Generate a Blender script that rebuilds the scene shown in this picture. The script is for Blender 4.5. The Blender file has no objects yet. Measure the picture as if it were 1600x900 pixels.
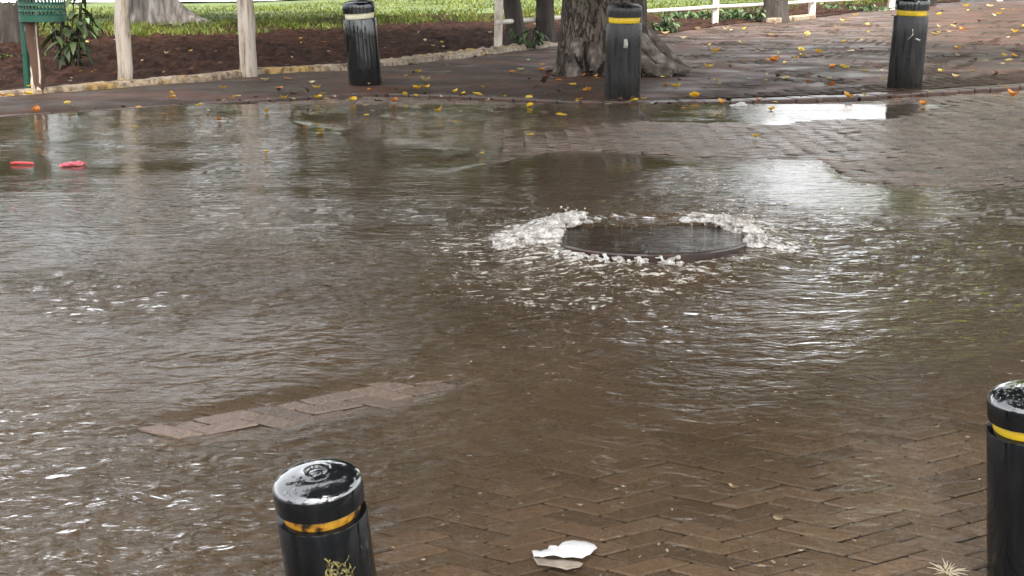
import bpy, bmesh, math, random
import numpy as np
from mathutils import Vector, Matrix

random.seed(7)
rng = np.random.default_rng(11)
S = bpy.context.scene
COL = S.collection
R = math.radians

# ------------------------------------------------------------------ camera
H = 1.2
PITCH = math.atan(490 / 2000)
SP, CP = math.sin(PITCH), math.cos(PITCH)
FPX = 2000.0
cam_d = bpy.data.cameras.new('camera')
cam_d.sensor_width = 36.0
cam_d.lens = FPX / 1600 * 36
cam_d.clip_start = 0.05
cam_d.clip_end = 3000
cam = bpy.data.objects.new('camera', cam_d)
COL.objects.link(cam)
cam.location = (0, 0, H)
cam.rotation_euler = (math.pi / 2 - PITCH, 0, 0)
S.camera = cam


def gz(Y):
    """ground height: level at the back, falling gently towards the viewer"""
    u = np.clip((np.asarray(Y, float) - 2.0) / 4.2, 0, 1)
    return -0.35 * (1 - u * u * (3 - 2 * u))


def at(px, py, z=None):
    """point of the ground (or of the level z) seen at a photograph pixel"""
    v = (py - 450) / FPX
    h = (px - 800) / FPX
    zz = 0.0 if z is None else z
    for _ in range(12 if z is None else 1):
        t = (H - zz) / (SP + v * CP)
        Y = t * (CP - v * SP)
        if z is None:
            zz = float(gz(Y))
    return Vector((h * t, Y, zz))


def topx(X, Y, Z):
    """world -> photograph pixel (arrays)"""
    dz = Z - H
    t = Y * CP - dz * SP
    t = np.maximum(t, 0.05)
    d = -Y * SP - dz * CP
    return 800 + FPX * X / t, 450 + FPX * d / t


# ------------------------------------------------------------------ noise
_perm = rng.permutation(512)
_perm = np.concatenate([_perm, _perm, _perm])
_ga = rng.uniform(0, 2 * np.pi, 512)


def pn(x, y, seed=0):
    x = np.asarray(x, float) + seed * 17.31
    y = np.asarray(y, float) + seed * 9.17
    xi = np.floor(x).astype(int)
    yi = np.floor(y).astype(int)
    xf, yf = x - xi, y - yi

    def g(ix, iy, dx, dy):
        a = _ga[_perm[(_perm[ix & 511] + iy) & 511]]
        return np.cos(a) * dx + np.sin(a) * dy
    u = xf * xf * xf * (xf * (xf * 6 - 15) + 10)
    w = yf * yf * yf * (yf * (yf * 6 - 15) + 10)
    a = g(xi, yi, xf, yf)
    b = g(xi + 1, yi, xf - 1, yf)
    c = g(xi, yi + 1, xf, yf - 1)
    d = g(xi + 1, yi + 1, xf - 1, yf - 1)
    return ((a * (1 - u) + b * u) * (1 - w) + (c * (1 - u) + d * u) * w) * 1.4


def fbm(x, y, o=4, seed=0):
    s, a, f = 0, 1.0, 1.0
    for k in range(o):
        s = s + a * pn(x * f, y * f, seed + k)
        a *= 0.5
        f *= 2.03
    return s


def poly_sd(px, py, poly):
    """signed distance in photograph pixels, positive inside (arrays)"""
    P = np.array(poly, float)
    d = np.full(np.shape(px), 1e9)
    ins = np.zeros(np.shape(px), bool)
    n = len(P)
    for i in range(n):
        a, b = P[i], P[(i + 1) % n]
        ab = b - a
        t = np.clip(((px - a[0]) * ab[0] + (py - a[1]) * ab[1]) / (ab @ ab + 1e-9), 0, 1)
        dx, dy = px - a[0] - t * ab[0], (py - a[1] - t * ab[1])
        d = np.minimum(d, np.hypot(dx, dy))
        c = ((a[1] > py) != (b[1] > py)) & (px < (b[0] - a[0]) * (py - a[1]) / (b[1] - a[1] + 1e-12) + a[0])
        ins ^= c
    return np.where(ins, d, -d)


def sstep(a, b, x):
    t = np.clip((x - a) / (b - a), 0, 1)
    return t * t * (3 - 2 * t)


# ------------------------------------------------------------------ object helpers
def tag(o, label=None, cat=None, group=None, kind=None):
    if label: o['label'] = label
    if cat: o['category'] = cat
    if group: o['group'] = group
    if kind: o['kind'] = kind
    return o


def link(name, me, parent=None):
    o = bpy.data.objects.new(name, me)
    COL.objects.link(o)
    if parent is not None: o.parent = parent
    return o


def empty(name, loc, label, cat, group=None, rz=0.0):
    o = bpy.data.objects.new(name, None)
    COL.objects.link(o)
    o.location = loc
    o.rotation_euler = (0, 0, rz)
    o.empty_display_size = 0.1
    return tag(o, label, cat, group)


def mesh_np(name, V, F, mat, smooth=True):
    """V (n,3), F (m,4) or (m,3) arrays"""
    V = np.asarray(V, np.float32)
    F = np.asarray(F, np.int32)
    me = bpy.data.meshes.new(name)
    k = F.shape[1]
    me.vertices.add(len(V))
    me.vertices.foreach_set('co', V.ravel())
    me.loops.add(F.size)
    me.loops.foreach_set('vertex_index', F.ravel())
    me.polygons.add(len(F))
    me.polygons.foreach_set('loop_start', np.arange(0, F.size, k, dtype=np.int32))
    me.polygons.foreach_set('loop_total', np.full(len(F), k, np.int32))
    me.polygons.foreach_set('use_smooth', np.full(len(F), smooth))
    me.update(calc_edges=True)
    me.validate()
    if mat is not None: me.materials.append(mat)
    return me


def mesh_py(name, V, F, mat, smooth=True):
    me = bpy.data.meshes.new(name)
    me.from_pydata([tuple(v) for v in V], [], F)
    me.update()
    if smooth:
        me.polygons.foreach_set('use_smooth', [True] * len(me.polygons))
    if mat is not None: me.materials.append(mat)
    return me


def attr(me, name, vals):
    a = me.attributes.new(name, 'FLOAT', 'POINT')
    a.data.foreach_set('value', np.asarray(vals, np.float32).ravel())


def grid_faces(nr, nc):
    i = np.arange(nr - 1)[:, None] * nc + np.arange(nc - 1)[None, :]
    i = i.ravel()
    return np.stack([i, i + 1, i + nc + 1, i + nc], 1)


class MB:
    """collects tubes / boxes / lathes into one mesh"""
    def __init__(self):
        self.V, self.F = [], []

    def add(self, V, F):
        n = len(self.V)
        self.V += [tuple(v) for v in V]
        self.F += [tuple(i + n for i in f) for f in F]

    def tube(self, pts, rads, k=8, cap=True, wob=0.0):
        V, F = [], []
        n = len(pts)
        pts = [Vector(p) for p in pts]
        up = Vector((0.13, 0.37, 0.9))
        for i, p in enumerate(pts):
            d = (pts[min(i + 1, n - 1)] - pts[max(i - 1, 0)]).normalized()
            a = d.cross(up)
            if a.length < 0.05: a = d.cross(Vector((1, 0, 0)))
            a.normalize()
            b = d.cross(a).normalized()
            for j in range(k):
                th = 2 * math.pi * j / k
                r = rads[i] * (1 + (random.uniform(-wob, wob) if wob else 0))
                V.append(p + (a * math.cos(th) + b * math.sin(th)) * r)
        for i in range(n - 1):
            for j in range(k):
                F.append((i * k + j, i * k + (j + 1) % k, (i + 1) * k + (j + 1) % k, (i + 1) * k + j))
        if cap:
            F.append(tuple(range(k)))
            F.append(tuple((n - 1) * k + j for j in reversed(range(k))))
        self.add(V, F)
        return self

    def lathe(self, prof, k=48, close_top=True, close_bottom=True):
        V, F = [], []
        for r, z in prof:
            for j in range(k):
                th = 2 * math.pi * j / k
                V.append((r * math.cos(th), r * math.sin(th), z))
        for i in range(len(prof) - 1):
            for j in range(k):
                F.append((i * k + j, i * k + (j + 1) % k, (i + 1) * k + (j + 1) % k, (i + 1) * k + j))
        if close_bottom: F.append(tuple(reversed(range(k))))
        if close_top: F.append(tuple((len(prof) - 1) * k + j for j in range(k)))
        self.add(V, F)
        return self

    def box(self, c, s, rz=0.0):
        V = []
        for z in (-1, 1):
            for x, y in ((-1, -1), (1, -1), (1, 1), (-1, 1)):
                a, b = x * s[0] / 2, y * s[1] / 2
                V.append((c[0] + a * math.cos(rz) - b * math.sin(rz), c[1] + a * math.sin(rz) + b * math.cos(rz), c[2] + z * s[2] / 2))
        self.add(V, [(3, 2, 1, 0), (4, 5, 6, 7), (0, 1, 5, 4), (1, 2, 6, 5), (2, 3, 7, 6), (3, 0, 4, 7)])
        return self

    def build(self, name, mat, parent=None, smooth=True, sharp=None):
        me = mesh_py(name, self.V, self.F, mat, smooth)
        o = link(name, me, parent)
        if sharp is not None:
            me.set_sharp_from_angle(angle=R(sharp))
        return o


# ------------------------------------------------------------------ materials
class NT:
    def __init__(self, name):
        self.m = bpy.data.materials.new(name)
        self.m.use_nodes = True
        self.t = self.m.node_tree
        self.t.nodes.clear()
        self.out = self.n('ShaderNodeOutputMaterial')

    def n(self, typ, **kw):
        nd = self.t.nodes.new(typ)
        for k, v in kw.items():
            if k.startswith('i_'):
                nd.inputs[int(k[2:])].default_value = v
            else:
                setattr(nd, k, v)
        return nd

    def l(self, a, b): self.t.links.new(a, b)

    def val(self, x, inp):
        if hasattr(x, 'is_output'): self.l(x, inp)
        else: inp.default_value = x

    def math(self, op, a, b=0.0, clamp=False):
        nd = self.n('ShaderNodeMath', operation=op, use_clamp=clamp)
        self.val(a, nd.inputs[0]); self.val(b, nd.inputs[1])
        return nd.outputs[0]

    def coord(self, scale=(1, 1, 1), kind='Object', loc=(0, 0, 0)):
        tc = self.n('ShaderNodeTexCoord')
        mp = self.n('ShaderNodeMapping')
        mp.inputs['Scale'].default_value = scale
        mp.inputs['Location'].default_value = loc
        self.l(tc.outputs[kind], mp.inputs[0])
        return mp.outputs[0]

    def noise(self, vec, scale, detail=4, rough=0.55, dist=0.0):
        nd = self.n('ShaderNodeTexNoise')
        nd.inputs['Scale'].default_value = scale
        nd.inputs['Detail'].default_value = detail
        nd.inputs['Roughness'].default_value = rough
        nd.inputs['Distortion'].default_value = dist
        self.l(vec, nd.inputs['Vector'])
        return nd.outputs['Fac']

    def ramp(self, fac, stops):
        nd = self.n('ShaderNodeValToRGB')
        e = nd.color_ramp.elements
        while len(e) < len(stops): e.new(0.5)
        for el, (p, c) in zip(e, stops):
            el.position = p
            el.color = (*c, 1) if len(c) == 3 else c
        self.val(fac, nd.inputs[0])
        return nd.outputs[0]

    def rng(self, x, a, b, c, d):
        nd = self.n('ShaderNodeMapRange')
        self.val(x, nd.inputs[0])
        for i, q in enumerate((a, b, c, d)): nd.inputs[i + 1].default_value = q
        return nd.outputs[0]

    def mix(self, fac, a, b):
        nd = self.n('ShaderNodeMix', data_type='RGBA')
        self.val(fac, nd.inputs[0])
        for x, i in ((a, 6), (b, 7)):
            if hasattr(x, 'is_output'): self.l(x, nd.inputs[i])
            else: nd.inputs[i].default_value = (*x, 1)
        return nd.outputs[2]

    def bump(self, h, strength=0.4, dist=0.01, normal=None):
        nd = self.n('ShaderNodeBump')
        self.val(strength, nd.inputs['Strength'])
        nd.inputs['Distance'].default_value = dist
        self.l(h, nd.inputs['Height'])
        if normal is not None: self.l(normal, nd.inputs['Normal'])
        return nd.outputs[0]

    def pbsdf(self, color, rough=0.5, normal=None, spec=0.5, metal=0.0, coat=0.0, cior=1.5):
        nd = self.n('ShaderNodeBsdfPrincipled')
        if hasattr(color, 'is_output'): self.l(color, nd.inputs['Base Color'])
        else: nd.inputs['Base Color'].default_value = (*color, 1)
        self.val(rough, nd.inputs['Roughness'])
        self.val(spec, nd.inputs['Specular IOR Level'])
        nd.inputs['Metallic'].default_value = metal
        nd.inputs['Coat Weight'].default_value = coat
        nd.inputs['Coat Roughness'].default_value = 0.06
        nd.inputs['Coat IOR'].default_value = cior
        if normal is not None: self.l(normal, nd.inputs['Normal'])
        return nd.outputs[0]

    def done(self, sh):
        self.l(sh, self.out.inputs[0])
        return self.m


def attr_node(t, name):
    a = t.n('ShaderNodeAttribute')
    a.attribute_name = name
    return a.outputs['Fac']


def m_noise(name, stops, scale=6, rough=0.6, bump=0.4, bdist=0.01, stretch=(1, 1, 1), bscale=None, detail=6, spec=0.5, coat=0.0):
    t = NT(name)
    v = t.coord(stretch)
    n = t.noise(v, scale, detail)
    c = t.ramp(n, stops)
    b = t.noise(v, bscale or scale * 3, 6, 0.65)
    return t.done(t.pbsdf(c, rough, t.bump(b, bump, bdist), spec, coat=coat))


# wet brick pavers
def m_brick():
    t = NT('wet_brick')
    v = t.coord()
    tint = attr_node(t, 'tint')
    n = t.noise(v, 1.1, 5)
    f = t.noise(v, 55, 5, 0.7)
    a = t.math('ADD', t.math('MULTIPLY', tint, 0.6), t.math('MULTIPLY', n, 0.55))
    c = t.ramp(a, [(0.2, (0.066, 0.045, 0.031)), (0.5, (0.140, 0.095, 0.065)), (0.72, (0.180, 0.124, 0.088)), (0.95, (0.24, 0.15, 0.10))])
    c = t.mix(t.rng(f, 0.35, 0.7, 0.0, 0.55), c, (0.04, 0.03, 0.022))
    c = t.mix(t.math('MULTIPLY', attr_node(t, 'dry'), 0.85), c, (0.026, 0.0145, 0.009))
    wet = t.noise(v, 2.3, 4)
    rough = t.rng(t.math('ADD', t.math('MULTIPLY', wet, 0.6), t.math('MULTIPLY', f, 0.5)), 0.4, 0.7, 0.12, 0.42)
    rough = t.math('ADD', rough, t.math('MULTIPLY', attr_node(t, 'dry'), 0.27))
    h = t.noise(v, 110, 4, 0.7)
    h2 = t.noise(v, 26, 3, 0.6)
    nn = t.bump(h2, 0.8, 0.008, t.bump(h, 0.7, 0.004))
    return t.done(t.pbsdf(c, rough, nn, t.math('SUBTRACT', 0.55, t.math('MULTIPLY', attr_node(t, 'dry'), 0.46))))


M = {}
M['brick'] = m_brick()
M['ground'] = m_noise('joint_mud', [(0.3, (0.016, 0.012, 0.008)), (0.7, (0.034, 0.024, 0.017))], 8, 0.5)
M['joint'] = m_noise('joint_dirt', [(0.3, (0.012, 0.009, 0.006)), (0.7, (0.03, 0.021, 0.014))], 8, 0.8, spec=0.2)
M['redbrick'] = m_noise('red_kerb_brick', [(0.3, (0.045, 0.03, 0.023)), (0.55, (0.085, 0.048, 0.036)), (0.75, (0.115, 0.066, 0.05))], 3.5, 0.3, 0.5, 0.006, bscale=40)
M['soil'] = m_noise('soil', [(0.3, (0.011, 0.005, 0.003)), (0.5, (0.032, 0.0135, 0.0075)), (0.66, (0.058, 0.026, 0.015)), (0.8, (0.17, 0.125, 0.09))], 5, 0.8, 1.0, 0.08, bscale=9, spec=0.12)
M['lawn'] = m_noise('lawn_soil', [(0.35, (0.05, 0.07, 0.02)), (0.65, (0.10, 0.13, 0.035))], 1.2, 0.8)
M['paleroad'] = m_noise('pale_concrete', [(0.3, (0.62, 0.62, 0.60)), (0.7, (0.8, 0.8, 0.78))], 0.4, 0.6)


def m_footway():
    t = NT('wet_footway')
    v = t.coord()
    n = t.noise(v, 0.9, 5)
    f = t.noise(v, 20, 6, 0.7)
    c = t.ramp(n, [(0.3, (0.035, 0.024, 0.017)), (0.5, (0.06, 0.038, 0.027)), (0.62, (0.10, 0.047, 0.031)), (0.8, (0.07, 0.048, 0.034))])
    c = t.mix(t.rng(f, 0.45, 0.75, 0.0, 0.7), c, (0.035, 0.027, 0.02))
    rough = t.rng(t.noise(v, 1.6, 4), 0.35, 0.65, 0.35, 0.75)
    return t.done(t.pbsdf(c, rough, t.bump(f, 0.7, 0.012), 0.18))


M['footway'] = m_footway()


def m_kerb():
    t = NT('worn_kerb')
    v = t.coord()
    n = t.noise(v, 1.3, 5)
    f = t.noise(v, 14, 6, 0.7)
    c = t.ramp(n, [(0.36, (0.09, 0.06, 0.042)), (0.44, (0.34, 0.26, 0.17)), (0.55, (0.36, 0.29, 0.21)), (0.60, (0.40, 0.27, 0.10)), (0.74, (0.40, 0.24, 0.06))])
    c = t.mix(t.rng(f, 0.44, 0.62, 0.0, 0.95), c, (0.07, 0.045, 0.03))
    return t.done(t.pbsdf(c, 0.6, t.bump(f, 0.7, 0.02), 0.4))


M['kerb'] = m_kerb()


def m_paint(name, base, dust, scratch, streak, rough=(0.16, 0.4), sc=1.0, sp=0.5):
    t = NT(name)
    v = t.coord()
    vs = t.coord((9 * sc, 9 * sc, 0.9 * sc))
    s = t.noise(vs, 3, 5, 0.6)
    f = t.noise(v, 28 * sc, 5, 0.7)
    c = t.mix(t.rng(s, 0.42, 0.68, 0, streak), base, dust)
    c = t.mix(t.rng(f, 0.66, 0.72, 0, scratch), c, (0.32, 0.31, 0.28))
    ro = t.rng(t.math('ADD', t.math('MULTIPLY', s, 0.7), t.math('MULTIPLY', f, 0.3)), 0.35, 0.65, rough[0], rough[1])
    if sc < 1.5:
        lo = t.n('ShaderNodeSeparateXYZ')
        t.l(v, lo.inputs[0])
        c = t.mix(t.rng(t.math('ADD', lo.outputs[2], t.math('MULTIPLY', f, 0.15)), 0.35, 0.02, 0.0, 0.45), c, dust)
    return t.done(t.pbsdf(c, ro, t.bump(s, 0.02 if streak else 0.0, 0.002), sp))


M['black'] = m_paint('black_bollard_paint', (0.005, 0.007, 0.008), (0.022, 0.021, 0.019), 0.0, 0.08, (0.10, 0.12), sp=0.7)
M['black_dusty'] = m_paint('scuffed_bollard_paint', (0.008, 0.009, 0.010), (0.04, 0.037, 0.033), 0.5, 0.7, (0.2, 0.42), sp=0.36)
M['black_wet'] = m_paint('wet_bollard_paint', (0.004, 0.005, 0.006), (0.012, 0.012, 0.013), 0.15, 0.6, (0.05, 0.2), 1.7, 0.32)


def m_capwet():
    t = NT('wet_cap')
    v = t.coord()
    f = t.noise(v, 45, 3, 0.5)
    g = t.noise(v, 9, 3, 0.5)
    vo = t.n('ShaderNodeTexVoronoi')
    vo.inputs['Scale'].default_value = 70
    t.l(v, vo.inputs['Vector'])
    drop = t.math('MULTIPLY', t.rng(vo.outputs['Distance'], 0.0, 0.45, 1, 0), t.rng(g, 0.46, 0.55, 0, 1))
    nn = t.bump(drop, 0.8, 0.004, t.bump(g, 0.12, 0.02))
    return t.done(t.pbsdf((0.01, 0.011, 0.013), t.rng(f, 0.3, 0.7, 0.03, 0.10), nn, 1.0, coat=1.0, cior=2.0))


M['capwet'] = m_capwet()
M['yellow'] = m_noise('yellow_band', [(0.3, (0.62, 0.40, 0.015)), (0.62, (0.75, 0.52, 0.03)), (0.7, (0.10, 0.08, 0.03))], 9, 0.4, 0.1)
M['orange_band'] = m_noise('worn_orange_band', [(0.42, (0.02, 0.014, 0.008)), (0.5, (0.42, 0.19, 0.012)), (0.6, (0.55, 0.30, 0.025)), (0.66, (0.62, 0.5, 0.22))], 24, 0.35, 0.2)
M['cream'] = m_noise('cream_band', [(0.3, (0.7, 0.64, 0.42)), (0.7, (0.8, 0.76, 0.55))], 7, 0.5, 0.1)
M['mark'] = m_noise('yellow_scuff', [(0.42, (0.02, 0.018, 0.01)), (0.52, (0.20, 0.17, 0.05)), (0.7, (0.36, 0.31, 0.10))], 120, 0.5, 0.1)
M['whitemark'] = m_noise('pale_scuff', [(0.35, (0.2, 0.2, 0.18)), (0.6, (0.55, 0.54, 0.47))], 60, 0.6, 0.1)
def m_bark():
    t = NT('grey_bark')
    v = t.coord((1, 1, 0.22))
    r1 = t.noise(v, 16, 5, 0.65, 1.2)
    ridge = t.math('ABSOLUTE', t.math('SUBTRACT', r1, 0.5))
    crack = t.rng(ridge, 0.0, 0.05, 1.0, 0.0)
    plate = t.noise(t.coord((1, 1, 0.5)), 7, 5, 0.6)
    moss = t.noise(t.coord(), 2.2, 4)
    c = t.ramp(plate, [(0.3, (0.05, 0.036, 0.027)), (0.5, (0.10, 0.078, 0.06)), (0.66, (0.17, 0.14, 0.115)), (0.8, (0.30, 0.27, 0.23))])
    c = t.mix(t.rng(moss, 0.55, 0.68, 0, 0.5), c, (0.06, 0.07, 0.03))
    c = t.mix(t.math('MULTIPLY', crack, 0.85), c, (0.014, 0.010, 0.008))
    h = t.math('SUBTRACT', plate, t.math('MULTIPLY', crack, 0.6))
    return t.done(t.pbsdf(c, 0.8, t.bump(h, 1.0, 0.06), 0.3))


M['bark'] = m_bark()
M['root'] = m_noise('pale_root', [(0.32, (0.05, 0.036, 0.028)), (0.5, (0.12, 0.094, 0.076)), (0.68, (0.34, 0.30, 0.26))], 7, 0.7, 1.0, 0.06, bscale=14)
M['darkbark'] = m_noise('dark_bark', [(0.3, (0.018, 0.014, 0.011)), (0.7, (0.055, 0.042, 0.033))], 3, 0.8, 0.9, 0.04, (3, 3, 0.6), 6)
M['greybark'] = m_noise('pale_bark', [(0.32, (0.05, 0.042, 0.038)), (0.5, (0.16, 0.14, 0.125)), (0.7, (0.34, 0.31, 0.28))], 2.5, 0.8, 1.0, 0.05, (3, 3, 0.5), 6)


def m_postwood():
    t = NT('weathered_white_wood')
    v = t.coord((14, 14, 1.6))
    n = t.noise(v, 1.4, 6, 0.6, 0.6)
    f = t.noise(t.coord((30, 30, 3)), 1.5, 5, 0.7)
    c = t.ramp(n, [(0.3, (0.10, 0.075, 0.055)), (0.4, (0.33, 0.27, 0.21)), (0.5, (0.44, 0.385, 0.32)), (0.75, (0.52, 0.46, 0.40))])
    c = t.mix(t.rng(f, 0.55, 0.7, 0, 0.75), c, (0.13, 0.10, 0.075))
    return t.done(t.pbsdf(c, 0.75, t.bump(n, 0.8, 0.01), 0.3))


M['postwood'] = m_postwood()


def m_peeled():
    t = NT('peeling_bark')
    v = t.coord((9, 9, 1.8))
    n = t.noise(v, 1.0, 3, 0.5, 0.8)
    c = t.ramp(n, [(0.47, (0.10, 0.055, 0.036)), (0.5, (0.14, 0.09, 0.06)), (0.52, (0.62, 0.55, 0.45)), (0.8, (0.7, 0.64, 0.55))])
    return t.done(t.pbsdf(c, 0.75, t.bump(n, 0.9, 0.01), 0.3))


M['peeled'] = m_peeled()
M['railwhite'] = m_noise('white_rail_paint', [(0.3, (0.42, 0.38, 0.31)), (0.6, (0.6, 0.57, 0.5))], 4, 0.6, 0.3)
M['railpost'] = m_noise('dirty_white_paint', [(0.35, (0.36, 0.30, 0.23)), (0.6, (0.66, 0.6, 0.52))], 5, 0.6, 0.4, stretch=(2, 2, 0.6))
M['green'] = m_noise('green_metal', [(0.3, (0.008, 0.055, 0.035)), (0.7, (0.016, 0.095, 0.06))], 4, 0.35, 0.15)
M['rust'] = m_noise('rusty_iron', [(0.3, (0.012, 0.007, 0.005)), (0.55, (0.035, 0.014, 0.009)), (0.75, (0.09, 0.036, 0.022))], 9, 0.35, 0.7, 0.006, bscale=30, coat=0.6)


def m_cover():
    t = NT('wet_iron_cover')
    v = t.coord()
    n = t.noise(v, 5, 5)
    w = t.noise(t.coord((7, 16, 7)), 1.0, 5, 0.6, 0.5)
    w2 = t.noise(t.coord((20, 42, 20)), 1.0, 3, 0.6, 0.3)
    c = t.ramp(n, [(0.3, (0.02, 0.014, 0.010)), (0.7, (0.05, 0.036, 0.025))])
    return t.done(t.pbsdf(c, 0.06, t.bump(w2, 0.55, 0.006, t.bump(w, 0.75, 0.018)), 0.5))


M['cover'] = m_cover()


def m_leafmat(name, stops, trans=0.25, scale=25):
    t = NT(name)
    n = t.noise(t.coord(), scale, 4)
    oi = t.n('ShaderNodeObjectInfo')
    f = t.math('ADD', t.math('MULTIPLY', n, 0.6), t.math('MULTIPLY', oi.outputs['Random'], 0.4))
    c = t.ramp(f, stops)
    p = t.pbsdf(c, 0.4, None, 0.4)
    if trans:
        tr = t.n('ShaderNodeBsdfTranslucent')
        t.l(c, tr.inputs[0])
        mx = t.n('ShaderNodeMixShader', i_0=trans)
        t.l(p, mx.inputs[1]); t.l(tr.outputs[0], mx.inputs[2])
        p = mx.outputs[0]
    return t.done(p)


M['leaf_yellow'] = m_leafmat('yellow_leaf', [(0.25, (0.62, 0.32, 0.02)), (0.5, (0.78, 0.52, 0.03)), (0.75, (0.75, 0.6, 0.16))])
M['leaf_orange'] = m_leafmat('orange_leaf', [(0.25, (0.35, 0.10, 0.02)), (0.5, (0.62, 0.22, 0.03)), (0.75, (0.68, 0.38, 0.06))])
M['leaf_pale'] = m_leafmat('pale_leaf', [(0.25, (0.42, 0.3, 0.13)), (0.5, (0.6, 0.48, 0.24)), (0.75, (0.7, 0.62, 0.42))])
M['leaf_brown'] = m_leafmat('brown_leaf', [(0.25, (0.03, 0.016, 0.01)), (0.5, (0.09, 0.045, 0.025)), (0.75, (0.17, 0.09, 0.05))])
M['crumb'] = m_leafmat('pale_scrap', [(0.25, (0.22, 0.16, 0.09)), (0.6, (0.38, 0.30, 0.19)), (0.8, (0.5, 0.45, 0.36))], 0.0)


def m_foliage(name, c0, c1, c2, trans=0.4):
    t = NT(name)
    sh = attr_node(t, 'tint')
    c = t.ramp(sh, [(0.1, c0), (0.55, c1), (0.95, c2)])
    p = t.pbsdf(c, 0.45, None, 0.3)
    tr = t.n('ShaderNodeBsdfTranslucent')
    t.l(c, tr.inputs[0])
    mx = t.n('ShaderNodeMixShader', i_0=trans)
    t.l(p, mx.inputs[1]); t.l(tr.outputs[0], mx.inputs[2])
    return t.done(mx.outputs[0])


M['grass'] = m_foliage('grass_blades', (0.045, 0.052, 0.012), (0.11, 0.145, 0.02), (0.23, 0.25, 0.05))
M['crown_dark'] = m_foliage('dark_foliage', (0.02, 0.03, 0.01), (0.04, 0.06, 0.016), (0.07, 0.10, 0.03), 0.25)
M['crown_green'] = m_foliage('bright_foliage', (0.14, 0.18, 0.014), (0.28, 0.34, 0.03), (0.42, 0.46, 0.07), 0.5)
M['shrub'] = m_foliage('shrub_leaves', (0.03, 0.045, 0.018), (0.06, 0.09, 0.03), (0.13, 0.17, 0.08), 0.3)
M['ivy'] = m_foliage('ivy_leaves', (0.03, 0.055, 0.02), (0.07, 0.12, 0.035), (0.2, 0.28, 0.15), 0.3)
M['redplastic'] = m_noise('red_plastic', [(0.3, (0.5, 0.03, 0.03)), (0.7, (0.65, 0.07, 0.06))], 12, 0.3, 0.1)
M['pinkplastic'] = m_noise('pink_plastic', [(0.3, (0.55, 0.06, 0.09)), (0.7, (0.7, 0.2, 0.22))], 25, 0.3, 0.3)
M['whiteplastic'] = m_noise('white_plastic', [(0.3, (0.55, 0.54, 0.52)), (0.7, (0.72, 0.72, 0.71))], 9, 0.35, 0.8, 0.01)
M['greypaper'] = m_noise('soaked_paper', [(0.3, (0.16, 0.12, 0.09)), (0.7, (0.36, 0.30, 0.24))], 14, 0.3, 0.4)
M['straw'] = m_noise('dry_straw', [(0.3, (0.5, 0.42, 0.28)), (0.7, (0.72, 0.66, 0.5))], 9, 0.6, 0.1)


def m_foam():
    t = NT('white_foam')
    v = t.coord()
    n = t.noise(v, 60, 4, 0.7)
    n2 = t.noise(v, 18, 4, 0.6)
    c = t.ramp(n, [(0.3, (0.42, 0.36, 0.29)), (0.62, (0.82, 0.8, 0.76))])
    p = t.pbsdf(c, 0.2, t.bump(n, 0.9, 0.012), 0.6)
    tr = t.n('ShaderNodeBsdfTransparent')
    tr.inputs[0].default_value = (0.95, 0.92, 0.88, 1)
    mx = t.n('ShaderNodeMixShader')
    t.l(t.rng(t.math('ADD', t.math('MULTIPLY', n2, 0.7), t.math('MULTIPLY', n, 0.3)), 0.38, 0.56, 0.75, 0.0), mx.inputs[0])
    t.l(p, mx.inputs[1]); t.l(tr.outputs[0], mx.inputs[2])
    return t.done(mx.outputs[0])


M['foam'] = m_foam()


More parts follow.
